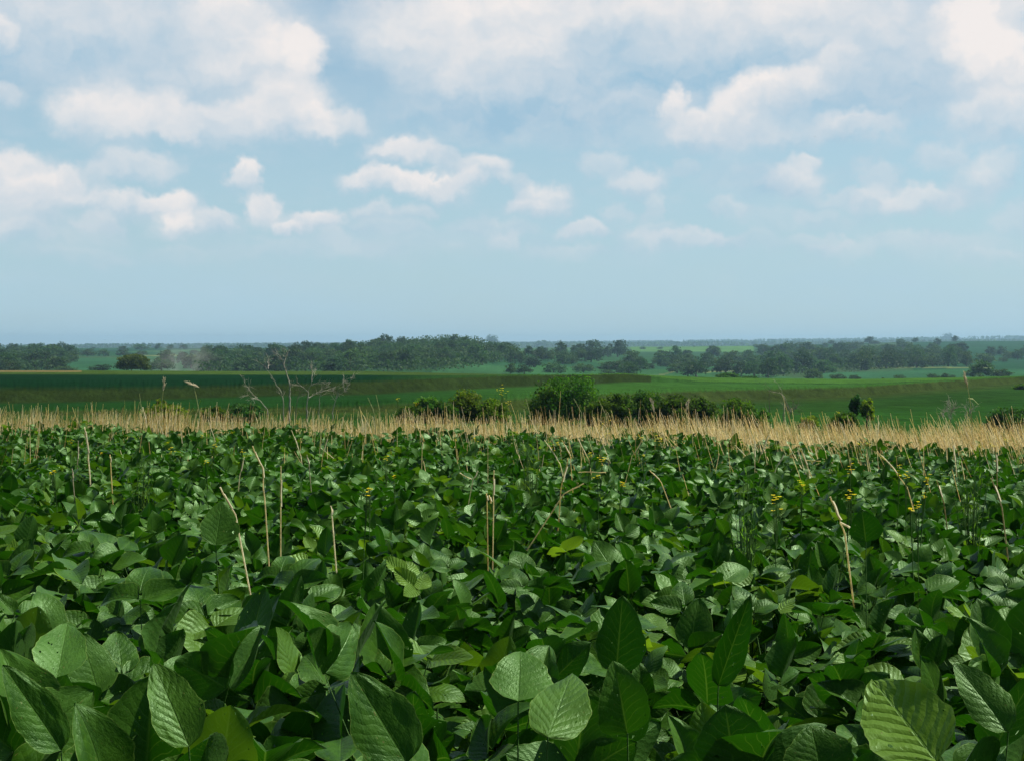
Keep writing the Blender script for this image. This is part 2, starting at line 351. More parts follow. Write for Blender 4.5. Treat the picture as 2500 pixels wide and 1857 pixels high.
fine = np.arange(-.62, .6201, .0007)
def smoothcols(a, w):
    v = np.interp(fine, uc, a); k = np.hanning(2 * w + 1); k /= k.sum()
    return np.convolve(np.pad(v, w, mode='edge'), k, 'valid')
CD = np.array([smoothcols(c[0], 24) for c in ctrl]); CZ = np.array([smoothcols(c[1], 24) for c in ctrl])
SUB = [1, 4, 3, 3, 3, 4, 5, 5, 8, 8, 10, 8, 14, 8, 5, 5, 8, 12, 14, 12, 14, 12, 5, 6, 6, 6, 8, 4]
# monotone cubic slopes per column
def pchip(x, y):
    h = np.diff(x, axis=0); s = np.diff(y, axis=0) / h; m = np.zeros_like(y)
    m[0] = s[0]; m[-1] = s[-1]
    w1 = 2 * h[1:] + h[:-1]; w2 = h[1:] + 2 * h[:-1]; ok = s[1:] * s[:-1] > 0
    with np.errstate(all='ignore'):
        v = (w1 + w2) / (w1 / s[:-1] + w2 / s[1:])
    m[1:-1] = np.where(ok, v, 0); return m
CM = pchip(CD, CZ)
rows_d = []; rows_z = []; rows_k = []
rr = np.random.RandomState(3)
for k in range(ND - 1):
    ns = SUB[k] if k < len(SUB) else 6
    for j in range(ns):
        t = j / ns; h = CD[k + 1] - CD[k]
        z = ((2*t**3 - 3*t**2 + 1) * CZ[k] + (t**3 - 2*t**2 + t) * h * CM[k] + (-2*t**3 + 3*t**2) * CZ[k+1] + (t**3 - t**2) * h * CM[k+1])
        if k in (8, 10): z = CZ[k] + (CZ[k + 1] - CZ[k]) * t
        rows_d.append(CD[k] + h * t); rows_z.append(z); rows_k.append(k + t)
rows_d.append(CD[-1]); rows_z.append(CZ[-1]); rows_k.append(ND - 1)
RD = np.array(rows_d); RZ = np.array(rows_z); RK = np.array(rows_k)
def swell(x, y, d):                        # gentle unevenness of the land
    a = np.clip((d - 60) / 800, 0, 1)
    r = (np.sin(x * .031 + y * .011) + np.sin(x * .017 - y * .023 + 1.3) + .6 * np.sin(x * .07 + 2.1) * np.cos(y * .05)) * .22 * a
    return r
KB = math.atan(.60)
def u_of(th):
    a = np.abs(th); return np.sign(th) * np.where(a < KB, np.tan(np.minimum(a, KB)), .6 * (1 - (a - KB) / (math.pi - KB)))
def H(x, y):
    th = math.atan2(x, y); u = float(u_of(np.array(th))); d = math.hypot(x, y) * math.cos(min(abs(th), KB))
    i = int(np.clip(round((u - fine[0]) / .0007), 0, len(fine) - 1))
    return float(np.interp(d, RD[:, i], RZ[:, i])) + float(swell(x, y, d))
def build_ground():
    th = np.concatenate([np.linspace(-math.pi, -rad(25), 90)[:-1], np.linspace(-rad(25), rad(25), 1000), np.linspace(rad(25), math.pi, 90)[1:-1]])
    u = u_of(th); idx = np.clip(np.round((u - fine[0]) / .0007).astype(int), 0, len(fine) - 1)
    d = RD[:, idx]; z = RZ[:, idx]; r = d / np.cos(np.minimum(np.abs(th), KB))[None]
    x = r * np.sin(th)[None]; y = r * np.cos(th)[None]; z = z + swell(x, y, d)
    fu = RK[:, None] * np.ones_like(x)
    # ragged grass on the terrace banks
    bank = ((fu > 8.2) & (fu < 9.3)) | ((fu > 10.2) & (fu < 11.3))
    z = z + np.where(bank, rr.rand(*z.shape) * .22, 0)
    z = z + np.where((fu > 9.3) & (fu < 13) & ~bank, rr.rand(*z.shape) * .05, 0)
    nr, nc = x.shape
    V = np.stack([x, y, z], -1).reshape(-1, 3)
    i = np.arange(nr - 1)[:, None] * nc; j = np.arange(nc)[None]; j2 = (j + 1) % nc
    Q = np.stack([i + j, i + j2, i + nc + j2, i + nc + j], -1).reshape(-1, 4)
    # centre cap
    V = np.vstack([V, [[0, 0, 0]]]); c = len(V) - 1
    Tt = np.stack([np.full(nc, c), (np.arange(nc) + 1) % nc, np.arange(nc)], -1)
    # land cover painted by where it grows, plus a cloud shadow on one strip
    px = PX + F * u[None] * np.ones_like(x)
    yy = PY - F * np.tan(np.arctan((z - EYE) / np.maximum(d, .1)) + PITCH)
    C = np.zeros((nr, nc, 3), np.float32); C[:] = (.035, .028, .02)
    crop = np.array((.016, .047, .008)); dark = np.array((.003, .020, .006)); brown = np.array((.025, .034, .009)); grass = np.array((.035, .065, .011))  # dark: crop green with cloud shade put into the colour
    fk = fu
    def put(msk, c): C[msk] = c
    put(fk >= 3.2, (.16, .12, .05)); put(fk >= 5.2, (.016, .055, .009))
    put(fk >= 7.5, crop)
    put((fk >= 7.9) & (fk <= 9.0), brown * np.array((1.05, 1.25, 1.1)))
    put(fk > 9.05, crop * 1.3)
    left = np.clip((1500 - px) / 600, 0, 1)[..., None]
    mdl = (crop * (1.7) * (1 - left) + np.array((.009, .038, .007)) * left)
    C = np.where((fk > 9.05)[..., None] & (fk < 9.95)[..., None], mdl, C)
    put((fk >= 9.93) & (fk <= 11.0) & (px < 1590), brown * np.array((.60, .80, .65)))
    C = np.where((fk > 11.04)[..., None], (crop * (2.0) * np.array((1.15, 1, .9)) * (1 - left) + dark * left), C)  # left end of this strip painted darker as a cloud shadow
    m2 = (fk >= 11.9); C[m2] = grass
    m3 = m2 & (px > 1560); C[m3] = crop * 2.0 * np.array((1.15, 1, .9))
    C[(fk > 12.4) & (px < 200) & (fk < 13)] = (.12, .10, .04)
    # far country: a patchwork of fields
    cells = np.random.RandomState(11); sx_ = cells.uniform(-4500, 4500, 420); sy_ = 500 + 8500 * cells.rand(420) ** 1.6
    cc = cells.rand(420)
    ff = fk >= 13.6
    X = x[ff]; Y = y[ff]; best = np.full(len(X), 1e18); bi = np.zeros(len(X), int)
    for q in range(420):
        dd = (X - sx_[q]) ** 2 + ((Y - sy_[q]) * .55) ** 2
        mk = dd < best; best[mk] = dd[mk]; bi[mk] = q
    pal = np.array([(.018, .062, .026), (.028, .085, .032), (.013, .048, .022), (.040, .095, .036), (.022, .065, .024), (.034, .070, .028)])
    C[ff] = pal[(cc[bi] * 6).astype(int)]
    C[ff & (yy > 845) & (yy < 859) & (px > 1540) & (px < 1840) & (fk < 21.5)] = (.060, .14, .036)
    C[ff & (px > 1290) & (px < 1740) & (fk < 17)] = (.028, .09, .030)
    C[ff & (px > 130) & (px < 640) & (fk < 18)] = (.024, .080, .036)
    C[ff & (px > 1980) & (fk < 17)] = (.025, .085, .036)
    C[ff & (px > 2230) & (fk >= 17) & (fk < 21)] = (.015, .055, .024)
    for (tx_, ty_) in (([1577, 1614, 1649], [919, 915, 906]), ([1700, 1990, 2240, 2420], [909, 900, 897, 898]), ([300, 420, 560], [869, 868, 869])):
        C[ff & (px > tx_[0]) & (px < tx_[-1]) & (np.abs(yy - np.interp(px, tx_, ty_)) < 1.5)] = (.10, .13, .05)
    C[fk >= 22.2] = (.022, .045, .022)
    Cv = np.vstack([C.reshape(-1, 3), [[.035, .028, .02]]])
    m, n = mat('ground_cover'); pos = geoco(n); c = attr(n)
    far_ = n.noise(n.vm('MULTIPLY', pos, (1, .45, 0)), .018, 6, .62)
    f1 = n.noise(n.vm('MULTIPLY', pos, (1, .5, 1)), .35, 6, .7); f2 = n.noise(pos, 2.2, 5, .75)
    row = n.noise(n.vm('MULTIPLY', pos, (.12, 1.4, 0)), .8, 3, .6)
    k = n.m('MULTIPLY', n.ramp(f1, .25, .75, .55, 1.45, False), n.ramp(f2, .25, .75, .6, 1.4, False))
    k = n.m('MULTIPLY', k, n.ramp(row, .3, .7, .8, 1.2, False)); k = n.m('MULTIPLY', k, n.ramp(far_, .3, .7, .8, 1.25, False))
    col = n.vm('MULTIPLY', c, n.xyz(k, k, k))
    hh = n.m('ADD', f1, n.m('MULTIPLY', f2, .4))
    finish(n, princ(n, col, .9, .0, hh, .55, .5).outputs[0])
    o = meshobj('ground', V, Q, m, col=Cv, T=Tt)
    tag(o, kind='structure'); return o
ground = build_ground()

# ------------------------------------------------------------------ soybean plants
def leaflet(nu, nv, L, W, rg):
    u = np.linspace(-1, 1, nu)[None, :] * np.ones((nv, 1)); v = np.linspace(0, 1, nv)[:, None] * np.ones((1, nu))
    w = W * np.sin(np.pi * v ** .72) ** .66 * (1 - .20 * v) * 1.06
    w = np.maximum(w, .0006)
    a, b = rg.uniform(0, 6.3, 2)
    asym = 1 + .10 * np.sin(a) * np.sign(u)
    marg = 1 + .035 * np.sin(v * 17 + a) * np.abs(u) ** 3 + .02 * np.sin(v * 41 + b) * np.abs(u) ** 3
    x = u * w * asym * marg
    y = L * v
    fold = rg.uniform(0, .7); curl = rg.uniform(-.15, .75) * L; cup = rg.uniform(-.25, .25)
    z = fold * np.abs(x) + cup * x * x / W - 0 * y
    fr = np.abs(((v * 8.5 - np.abs(u) ** .85 * 2.3) % 1) - .5) * 2
    z = z + .012 * W * (1 - fr ** 3) * (1 - u ** 2) * (nu > 6)
    z = z + .10 * W * np.sin(v * rg.uniform(5, 10) + b) * u ** 2 * np.sign(np.sin(a) + u * .7)
    # bend the blade along its length
    ang = curl / L * v ** 1.5 * 1.3
    yb = np.cumsum(np.concatenate([np.zeros((1, nu)), np.cos(ang[1:]) * L / (nv - 1)]), 0)
    zb = -np.cumsum(np.concatenate([np.zeros((1, nu)), np.sin(ang[1:]) * L / (nv - 1)]), 0)
    tw = rg.uniform(-.5, .5) * v
    xx = x * np.cos(tw) - z * np.sin(tw); zz = x * np.sin(tw) + z * np.cos(tw)
    P = np.stack([xx, yb, zb + zz], -1).reshape(-1, 3)
    uv = np.stack([(u + 1) / 2, v], -1).reshape(-1, 2)
    i = np.arange(nv - 1)[:, None] * nu; j = np.arange(nu - 1)[None]
    Q = np.stack([i + j, i + j + 1, i + nu + j + 1, i + nu + j], -1).reshape(-1, 4)
    return P, uv, Q
LIB = {}
def lib(nu, nv):
    if (nu, nv) not in LIB:
        rg = np.random.RandomState(nu * 31 + nv)
        LIB[(nu, nv)] = [leaflet(nu, nv, 1.0, .36, rg) for _ in range(24)]
    return LIB[(nu, nv)]
def frame(dirv, nrm):
    y = dirv / np.linalg.norm(dirv); z = nrm - y * (nrm @ y); z /= np.linalg.norm(z) + 1e-9
    return np.stack([np.cross(y, z), y, z], 1)        # columns x,y,z
def plant_geo(rg, nu, nv, nleaf, hmax=1.0, simple=False, G=None, off=(0, 0, 0), spread=1.0, big=1.0):
    V, UV, Q, C = G[:4]; n0 = sum(len(v) for v in V) if not simple else G[4][0]
    stems = []
    lb = lib(nu, nv); off = np.asarray(off, float)
    lean = rg.uniform(-.06, .06, 2)
    for k in range(nleaf):
        hf = .48 + .52 * (k + rg.rand()) / nleaf if nleaf > 1 else 1
        hh = .80 * hmax * hf
        az = rg.uniform(0, 2 * math.pi); pl = rg.uniform(.07, .22) * spread; pe = rg.uniform(.35, 1.2)
        node = np.array([lean[0] * hh, lean[1] * hh, hh * .86])
        out = np.array([math.cos(az), math.sin(az), 0])
        tip = node + out * pl * math.cos(pe) + np.array([0, 0, pl * math.sin(pe)])
        stems.append((node, tip))
        pitch = rad(rg.normal(36, 32)); pitch = min(max(pitch, -rad(55)), rad(85))
        d = out * math.cos(pitch) + np.array([0, 0, math.sin(pitch)])
        nn = -out * math.sin(pitch) + np.array([0, 0, math.cos(pitch)])
        L0 = rg.uniform(.085, .135) * big * (1.1 if hf > .8 else 1); yel = rg.rand() ** 9 * .95 + .02; pale = rg.rand() ** 2
        side = np.cross(d, nn)
        for q, s in enumerate((0, -1, 1)):
            if s == 0: dd = d; base = tip + d * .02; n2 = nn
            else:
                yaw = rad(rg.uniform(60, 100)); dd = d * math.cos(yaw) + side * s * math.sin(yaw) + np.array([0, 0, rg.uniform(-.15, .55)]); base = tip + side * s * .004
                n2 = nn - side * s * rg.uniform(-.3, .5)
            n2 = n2 + rg.normal(0, .32, 3); dd = dd + rg.normal(0, .16, 3)
            M = frame(dd, n2); P, uv, qq = lb[rg.randint(24)]
            Lq = L0 * (1 if s == 0 else rg.uniform(.8, .95))
            PP = (P * np.array([Lq * rg.uniform(.9, 1.15), Lq, Lq])) @ M.T + base + off
            V.append(PP); UV.append(uv); Q.append(qq + n0); n0 += len(PP)
            C.append(np.tile(np.array([yel * rg.uniform(.6, 1.2), pale, rg.rand()], np.float32), (len(PP), 1)))
    if simple: G[4][0] = n0
    return stems, lean
def stem_obj(name, stems, lean, hmax, parent, rg):
    g = Geo(); top = .82 * hmax * .9
    zz = np.linspace(0, top, 5)
    g.tube(np.stack([lean[0] * zz, lean[1] * zz, zz], 1), np.linspace(.0045, .002, 5), 5)
    for a, b in stems:
        mid = (a + b) / 2 + np.array([0, 0, -.01]); g.tube([a, mid, b], [.0018, .0015, .0012], 4)
    return g.obj(name, M_stem, parent)
rg = np.random.RandomState(5)
VAR = []
def make_plant(nu, nv, nleaf, seed, hmax, big=1.0):
    r = np.random.RandomState(seed); G = [[], [], [], []]
    st, lean = plant_geo(r, nu, nv, nleaf, hmax, G=G, big=big)
    root = thing('soybean_plant', (0, 0, 0), 'x', 'soybean plant')
    f = meshobj('foliage', np.concatenate(G[0]), np.concatenate(G[2]), M_leaf, root, uv=np.concatenate(G[1]), col=np.concatenate(G[3]))
    s = stem_obj('stem', st, lean, hmax, root, r); KIDS[root.name] = [f, s]; return root
hi = [make_plant(15, 19, 9, 100 + i, 1.0, 1.14) for i in range(12)]
md = [make_plant(9, 11, 10, 200 + i, 1.0, .98) for i in range(12)]
used = set()
# planting positions: rows run across the view with jitter, leaving a few gaps
pos = []
y = .85
while y < 22.5:
    hw = .39 * y + 1.35
    for x in np.arange(-hw - .2, hw + .2, .205):
        xx = x + rg.uniform(-.085, .085); yj = y + rg.uniform(-.085, .085)
        pos.append((xx, yj))
    y += .2
pos = sorted(pos, key=lambda p: p[1])
def edge_d(x, y):                          # distance at which the crop thins out before the stubble
    px = PX + F * x / max(y, .1); return np.interp(px, [0, 1250, 1800, 2500], [20.6, 20.2, 19.0, 17.4]) + .9 * math.sin(x * 3.1 + 1.5 * math.sin(x * .9)) + .5 * math.sin(x * 7.7)
GAPS = [(-.32, 2.30, .10), (1.05, 3.35, .15), (-.25, 5.75, .2), (.95, 2.62, .09)]
def canopy(x, y):
    return 1.0 + .05 * math.sin(x * 2.3 + y * 1.1) + .04 * math.sin(x * 5.1 - y * 3.3) + rg.uniform(-.07, .07)
nplant = 0; rest = []
for (x, y) in pos:
    if any(math.hypot(x - a, y - b) < r for a, b, r in GAPS): continue
    if y > edge_d(x, y) + 1.6: continue
    hs = canopy(x, y); e = edge_d(x, y); hs *= float(np.interp(y, [e - 2, e, e + 1.6], [1, .92, .75]))
    infr = abs(x) < .372 * y + .12
    if infr and nplant < 284 and y > 1.45:
        src = (hi if y < 3.6 else md)[rg.randint(12)]
        if y < 2.15: lb = 'broad-leaved soybean plant with big quilted dark green leaves at the very front'
        elif y < 3.4: lb = 'dark green soybean plant with upright glossy leaves in the front of the crop'
        else: lb = 'leafy green soybean plant in the dense crop just behind the front rows'
        rz = rg.uniform(0, 6.28); z = H(x, y)
        if src.name not in used:
            used.add(src.name); r = src; r.location = (x, y, z); r.rotation_euler = (0, 0, rz); r.scale = (hs,) * 3
            tag(r, lb, 'soybean plant', 'soybean plants of the near crop')
        else: r = dup(src, (x, y, z), rz, hs, lb, 'soybean plants of the near crop')
        nplant += 1
    else: rest.append((x, y, hs))
HERO = [((994,1862),(857,1640),165,1.84,.02,.02,.1,'largest dark green leaf standing upright at the bottom, left of centre'),
 ((2288,1860),(2128,1655),215,1.78,.14,.95,.2,'bright yellow-green leaf with strong ribs at the bottom right'),
 ((1754,1672),(1833,1450),72,2.35,-.02,.0,.1,'narrow dark leaf standing like a blade right of centre'),
 ((1504,1640),(1520,1452),118,2.45,.0,.0,.1,'big dark oval leaf standing upright right of centre'),
 ((1265,1712),(1269,1588),150,2.1,.10,.05,.9,'pale blue-green quilted leaf in the bottom centre'),
 ((1338,1798),(1399,1644),150,1.98,.16,.3,.3,'pale wrinkled leaf leaning right in the bottom centre'),
 ((1532,1790),(1496,1612),130,2.0,-.02,.05,.6,'grey-green oval leaf right of the bottom centre'),
 ((461,1822),(374,1618),125,1.98,.06,.15,.3,'large ribbed leaf leaning left in the bottom left'),
 ((150,1830),(6,1622),112,1.95,.0,.02,.1,'dark leaf leaning left at the bottom left corner'),
 ((138,1655),(165,1518),125,2.25,.12,.0,1.,'pale bluish quilted leaf at the far bottom left'),
 ((2114,1322),(2104,1242),78,4.1,.0,.0,.1,'tall dark leaf in the right middle of the crop'),
 ((526,1330),(542,1222),92,4.0,.05,.0,.5,'tall quilted leaf standing out in the left middle of the crop'),
 ((2462,1785),(2328,1618),105,2.0,.08,.05,.8,'grey-green leaf leaning left near the bottom right corner'),
 ((1794,1880),(1774,1718),190,1.85,.01,.0,.1,'broad dark leaf at the bottom right of centre'),
 ((2010,1905),(1976,1768),175,1.85,.03,.03,.1,'broad rounded dark leaf at the bottom right')]
rh = np.random.RandomState(77); LH = [leaflet(21, 27, 1.0, .36, rh) for _ in range(8)]
for k, (b_, t_, wpx, d, tilt, yel, pale, lb) in enumerate(HERO):
    q = (PY - b_[1]) / F; B_ = np.array([uu(b_[0], b_[1]) * d, d, EYE + float(slope(b_[1])) * d]); d2 = d + tilt
    T_ = np.array([uu(t_[0], t_[1]) * d2, d2, EYE + float(slope(t_[1])) * d2]); L = np.linalg.norm(T_ - B_)
    M = frame(T_ - B_, np.array([-B_[0], -B_[1], 1.5 - B_[2] + .6])); P, uv, Qh = LH[k % 8]; wd = wpx * d / F / (.36 * 1.9); P = P * np.array([1, 1, .55])
    PP = (P * np.array([wd, L, L])) @ M.T + B_
    # bend so that the tip still reaches its place
    PP += np.clip(P[:, 1:2], 0, 1) * (T_ - PP[np.argmax(P[:, 1])])[None] * .9
    gx, gy = B_[0] + rh.uniform(-.03, .03), B_[1] + .05; root = thing('soybean_plant', (gx, gy, H(gx, gy)), 'soybean plant carrying the ' + lb, 'soybean plant', 'soybean plants with the largest leaves'); lo = np.array(root.location)
    Vh = [PP - lo]; Uh = [uv]; Qs = [Qh]; Ch = [np.tile(np.array([yel, pale, rh.rand()], np.float32), (len(PP), 1))]; n0 = len(PP)
    Gp = [[], [], [], []]; st, ln = plant_geo(rh, 15, 19, 3, .80, G=Gp, big=1.2)
    for a_, u_, q_, c_ in zip(*Gp): Vh.append(a_); Uh.append(u_); Qs.append(q_ + len(PP)); Ch.append(c_)
    meshobj('foliage', np.concatenate(Vh), np.concatenate(Qs), M_leaf, root, uv=np.concatenate(Uh), col=np.concatenate(Ch))
    st.append((np.array([0, 0, .5]), B_ - lo)); stem_obj('stem', st, ln, .8, root, rh)
for r in hi + md:
    if r.name not in used:
        for c in KIDS[r.name]: bpy.data.objects.remove(c)
        bpy.data.objects.remove(r)
G = [[], [], [], [], [0]]
for (x, y, hs) in rest:
    if y < 7: nu, nv, nl = 7, 8, 7
    elif y < 10: nu, nv, nl = 5, 6, 6
    elif y < 14: nu, nv, nl = 5, 5, 5
    else: nu, nv, nl = 3, 5, 5
    plant_geo(rg, nu, nv, nl + 2, hs, True, G, (x, y, H(x, y)), 1.0, .92)
o = meshobj('soybean_crop', np.concatenate(G[0]), np.concatenate(G[2]), M_leafs, uv=np.concatenate(G[1]), col=np.concatenate(G[3]))
tag(o, 'dense green soybean canopy stretching back to the band of dry stubble', 'crop', kind='stuff')
del G

# ------------------------------------------------------------------ stubble
STR = np.array([(.88, .75, .36), (.95, .84, .50), (.74, .58, .24), (.97, .90, .64), (.30, .36, .10), (.50, .36, .13)])
def stalks(n, yr, hw, hr, rr_, dens, lean_mu=0., blade=False, name='x'):
    r = np.random.RandomState(int(n)); y = yr[0] + (yr[1] - yr[0]) * r.rand(n); x = (r.rand(n) * 2 - 1) * (.41 * y + 1.1)
    keep = r.rand(n) < np.array([dens(a, b) for a, b in zip(x, y)]); x = x[keep]; y = y[keep]; n = len(x)
    z = np.array([H(a, b) for a, b in zip(x, y)])
    h = r.uniform(*hr, n) * np.array([.98 + .045 * math.sin(a * 2.1 + 2 * math.sin(a * .7)) + .05 * math.sin(a * 6.3 + b * 2.2) for a, b in zip(x, y)]) * (1 + .25 * (r.rand(n) ** 6)); px = PX + F * x / y; h = h * np.interp(px, [0, 1100], [1.03, 1.05])
    lx = r.normal(0, .13, n) + lean_mu * np.clip((px - 900) / 1200, -.3, 1); ly = r.normal(0, .12, n)
    c = STR[r.choice(6, n, p=[.27, .27, .16, .15, .09, .06])] * r.uniform(.8, 1.15, n)[:, None]
    rad_ = r.uniform(*rr_, n)
    kn = r.uniform(.4, .8, n); kx = r.normal(0, .22, n) * (r.rand(n) < .3)
    V = np.zeros((n, 3, 3, 3)); t = np.arange(3) * 2 * math.pi / 3
    for s, f in enumerate((0, None, 1)):
        ff = kn if f is None else np.full(n, float(f))
        cx = x + lx * h * ff + (kx * h * (ff - kn) if s == 2 else 0); cy = y + ly * h * ff; cz = z + h * ff * (1 - .3 * np.abs(kx) * (s == 2))
        w = rad_ * (1 if s < 2 else .6)
        V[:, s, :, 0] = cx[:, None] + w[:, None] * np.cos(t); V[:, s, :, 1] = cy[:, None] + w[:, None] * np.sin(t); V[:, s, :, 2] = cz[:, None]
    b = (np.arange(n) * 9)[:, None, None]; sI = np.array([0, 3])[None, :, None]; j = np.arange(3)[None, None]; j2 = (j + 1) % 3
    Q = np.stack([b + sI + j, b + sI + j2, b + sI + 3 + j2, b + sI + 3 + j], -1).reshape(-1, 4)
    return V.reshape(-1, 3), Q, np.repeat(c, 9, 0).astype(np.float32)
def merge(parts):
    V, Q, C = [], [], []; n = 0
    for v, q, c in parts: V.append(v); Q.append(q + n); C.append(c); n += len(v)
    return np.concatenate(V), np.concatenate(Q), np.concatenate(C)
def d1(x, y): e = edge_d(x, y); cl = .35 + .65 * (math.sin(x * 2.7 + 1.3 * math.sin(y * 1.9)) * math.sin(y * 2.3 + math.sin(x * 5.1)) > -.25); return cl * float(np.interp(y, [e - 3.2, e - .6, e + .6, e + 2], [.02, .22, .7, 1]))
def d2(x, y):
    e = edge_d(x, y); px = PX + F * x / y; k = np.interp(px, [0, 1100, 1500, 2500], [.25, .3, .8, .9])
    cl = .5 + .5 * math.sin(x * 4.3 + y * 2.9) * math.sin(x * 1.9 - y * 3.7)
    return float(np.interp(y, [e - 9, e - 3.5, e], [.03, .35, 1]) * k * cl)
V, Q, C = merge([stalks(46000, (12.5, 24.5), 0, (.70, .98), (.0026, .0052), d1, -.30), stalks(2300, (9.0, 20), 0, (.92, 1.16), (.0024, .0042), d2, -.24)])
o = meshobj('dry_stubble', V, Q, M_straw, col=C)
tag(o, 'band of pale dry grain stubble standing behind the soybean crop', 'stubble', kind='stuff')

# ------------------------------------------------------------------ placing by sight line onto real ground
def at(px, y, d):                          # world point seen at (px,y) at forward distance d
    return np.array([uu(px, y) * d, d, EYE + float(slope(y)) * d])
def cv(cx, X, Y, y0=800, k=3.475): return cx + X / k, y0 + Y / k
# prominent single stalks: photo polylines (px,y) and distance
def img5(X, Y): return 0 + X / 2.471, 980 + Y / 2.471
def img6(X, Y): return 850 + X / 2.471, 980 + Y / 2.471
def img7(X, Y): return 1600 + X / 2.471, 980 + Y / 2.471
SG = 'dry stalks standing in the soybeans'
stalkdef = [
 (img5, [(1533,262),(1580,400),(1600,640)], 5.2, 'tall bent straw stalk kinked near its top, left of centre in the beans'),
 (img5, [(1697,385),(1694,710)], 5.0, 'straight upright pale stalk just right of the kinked one'),
 (img5, [(1330,512),(1420,680)], 4.6, 'leaning straw stalk beside the big upright leaf'),
 (img5, [(512,150),(525,260),(545,450)], 7.2, 'thick pale stalk pair standing alone on the far left'),
 (img5, [(470,235),(466,375)], 8.0, 'thin orange-brown stalk left of the thick pale pair'),
 (img5, [(425,405),(442,475)], 6.6, 'short pale stub below the thin orange-brown stalk at left'),
 (img5, [(1475,330),(1445,450)], 6.8, 'short right-leaning straw stub left of the kinked tall stalk'),
 (img5, [(1086,130),(1100,290)], 9.0, 'upright straw stalk below the left stubble near yellow flowers'),
 (img5, [(1983,190),(1945,325)], 8.2, 'right-leaning pale straw stalk in mid field left of centre'),
 (img5, [(1760,170),(1815,325)], 8.4, 'left-leaning straw stalk in mid field left of centre'),
 (img5, [(1255,100),(1300,245)], 9.2, 'left-leaning straw stalk near the stubble edge at left'),
 (img5, [(955,110),(1000,250)], 9.4, 'slanting straw stalk by the dark leaves near the left stubble'),
 (img5, [(865,30),(890,160)], 10.5, 'thick straw stalk rising out of the left stubble'),
 (img5, [(1850,320),(1865,390)], 7.0, 'small brown stub low in the mid-field leaves left of centre'),
 (img5, [(1990,630),(2005,700)], 4.6, 'short pale stub among near leaves right of the straight stalk'),
 (img5, [(2175,60),(2195,230)], 9.4, 'straw stalk at the edge of the stubble, left of centre'),
 (img5, [(660,320),(668,380)], 7.0, 'tiny pale stub right of the thick stalk pair'),
 (img6, [(880,415),(875,610)], 5.2, 'upright stalk with a hooked tip by the dark gap in the centre'),
 (img6, [(838,550),(840,610)], 5.1, 'leftmost of the short stubs by the dark gap'),
 (img6, [(852,560),(862,610)], 5.05, 'middle one of the short stubs by the dark gap'),
 (img6, [(1325,335),(1285,530)], 6.0, 'tall right-leaning pale stalk right of the dark gap'),
 (img6, [(1420,490),(1300,555)], 5.6, 'low slanting straw right of the dark gap'),
 (img6, [(785,415),(755,470)], 6.4, 'right arm of the V of broken straws left of the dark gap'),
 (img6, [(675,425),(745,465)], 6.3, 'left arm of the V of broken straws left of the dark gap'),
 (img6, [(1390,428),(1555,424)], 6.6, 'straw lying almost level across the leaves in the centre right'),
 (img6, [(1185,230),(1280,375)], 7.6, 'left-leaning straw stalk near yellow flowers in the centre'),
 (img6, [(1288,228),(1355,355)], 7.8, 'left-leaning straw stalk right of its twin in the centre'),
 (img6, [(1365,180),(1450,350)], 8.0, 'long slanting straw stalk in the centre right'),
 (img6, [(1775,230),(1712,325)], 7.8, 'bright right-leaning broken stalk beside yellow flowers'),
 (img6, [(1815,410),(1893,485)], 6.6, 'short slanting straw in the leaves right of centre'),
 (img6, [(75,50),(130,160),(165,262)], 9.2, 'long slanting straw stalk of the clump near the centre-left stubble'),
 (img6, [(100,90),(105,250)], 9.0, 'upright straw stalk in the clump near the centre-left stubble'),
 (img6, [(757,150),(760,215)], 9.0, 'small upright pale stub at the centre stubble edge'),
 (img6, [(450,240),(447,280)], 8.0, 'tiny broken pale stub left of the centre'),
 (img7, [(1058,572),(1100,680),(1140,790)], 4.5, 'thick pale broken stalk leaning in the right foreground'),
 (img7, [(1130,735),(1172,758)], 4.3, 'splintered foot of husk by the thick broken stalk at right'),
 (img7, [(1340,300),(1430,395),(1520,520)], 6.6, 'long slanting straw stalk in the right of the field'),
 (img7, [(1690,470),(1740,610)], 5.8, 'brown weathered stalk among leaves at right'),
 (img7, [(2030,460),(2095,640)], 5.6, 'reddish-brown slanting stalk at the far right'),
 (img7, [(2058,270),(2062,470)], 7.0, 'upright orange stalk at the far right'),
 (img7, [(780,320),(728,400)], 7.4, 'right-leaning straw under the right stubble'),
 (img7, [(885,280),(925,415)], 7.6, 'slanting straw stalk below the right stubble'),
 (img7, [(910,353),(998,358)], 7.3, 'level straw lying below the right stubble'),
 (img7, [(595,180),(600,380)], 8.0, 'upright stalk in the fan of straws at the right stubble'),
 (img7, [(700,150),(620,370)], 8.1, 'right-leaning stalk in the fan of straws at the right stubble'),
 (img7, [(480,260),(590,370)], 8.2, 'left-leaning stalk in the fan of straws at the right stubble'),
 (img7, [(468,65),(462,240)], 9.2, 'tall bright stalk standing above the right stubble'),
 (img7, [(1345,80),(1340,230)], 9.6, 'upright bright stalk above the stubble further right'),
 (img7, [(1785,210),(1815,410)], 8.0, 'long straw stalk slanting out of the far right stubble'),
]
rs = np.random.RandomState(9)
def dm_(d): return min(.45 / max(.6 / d - .039, .001), 21.5)
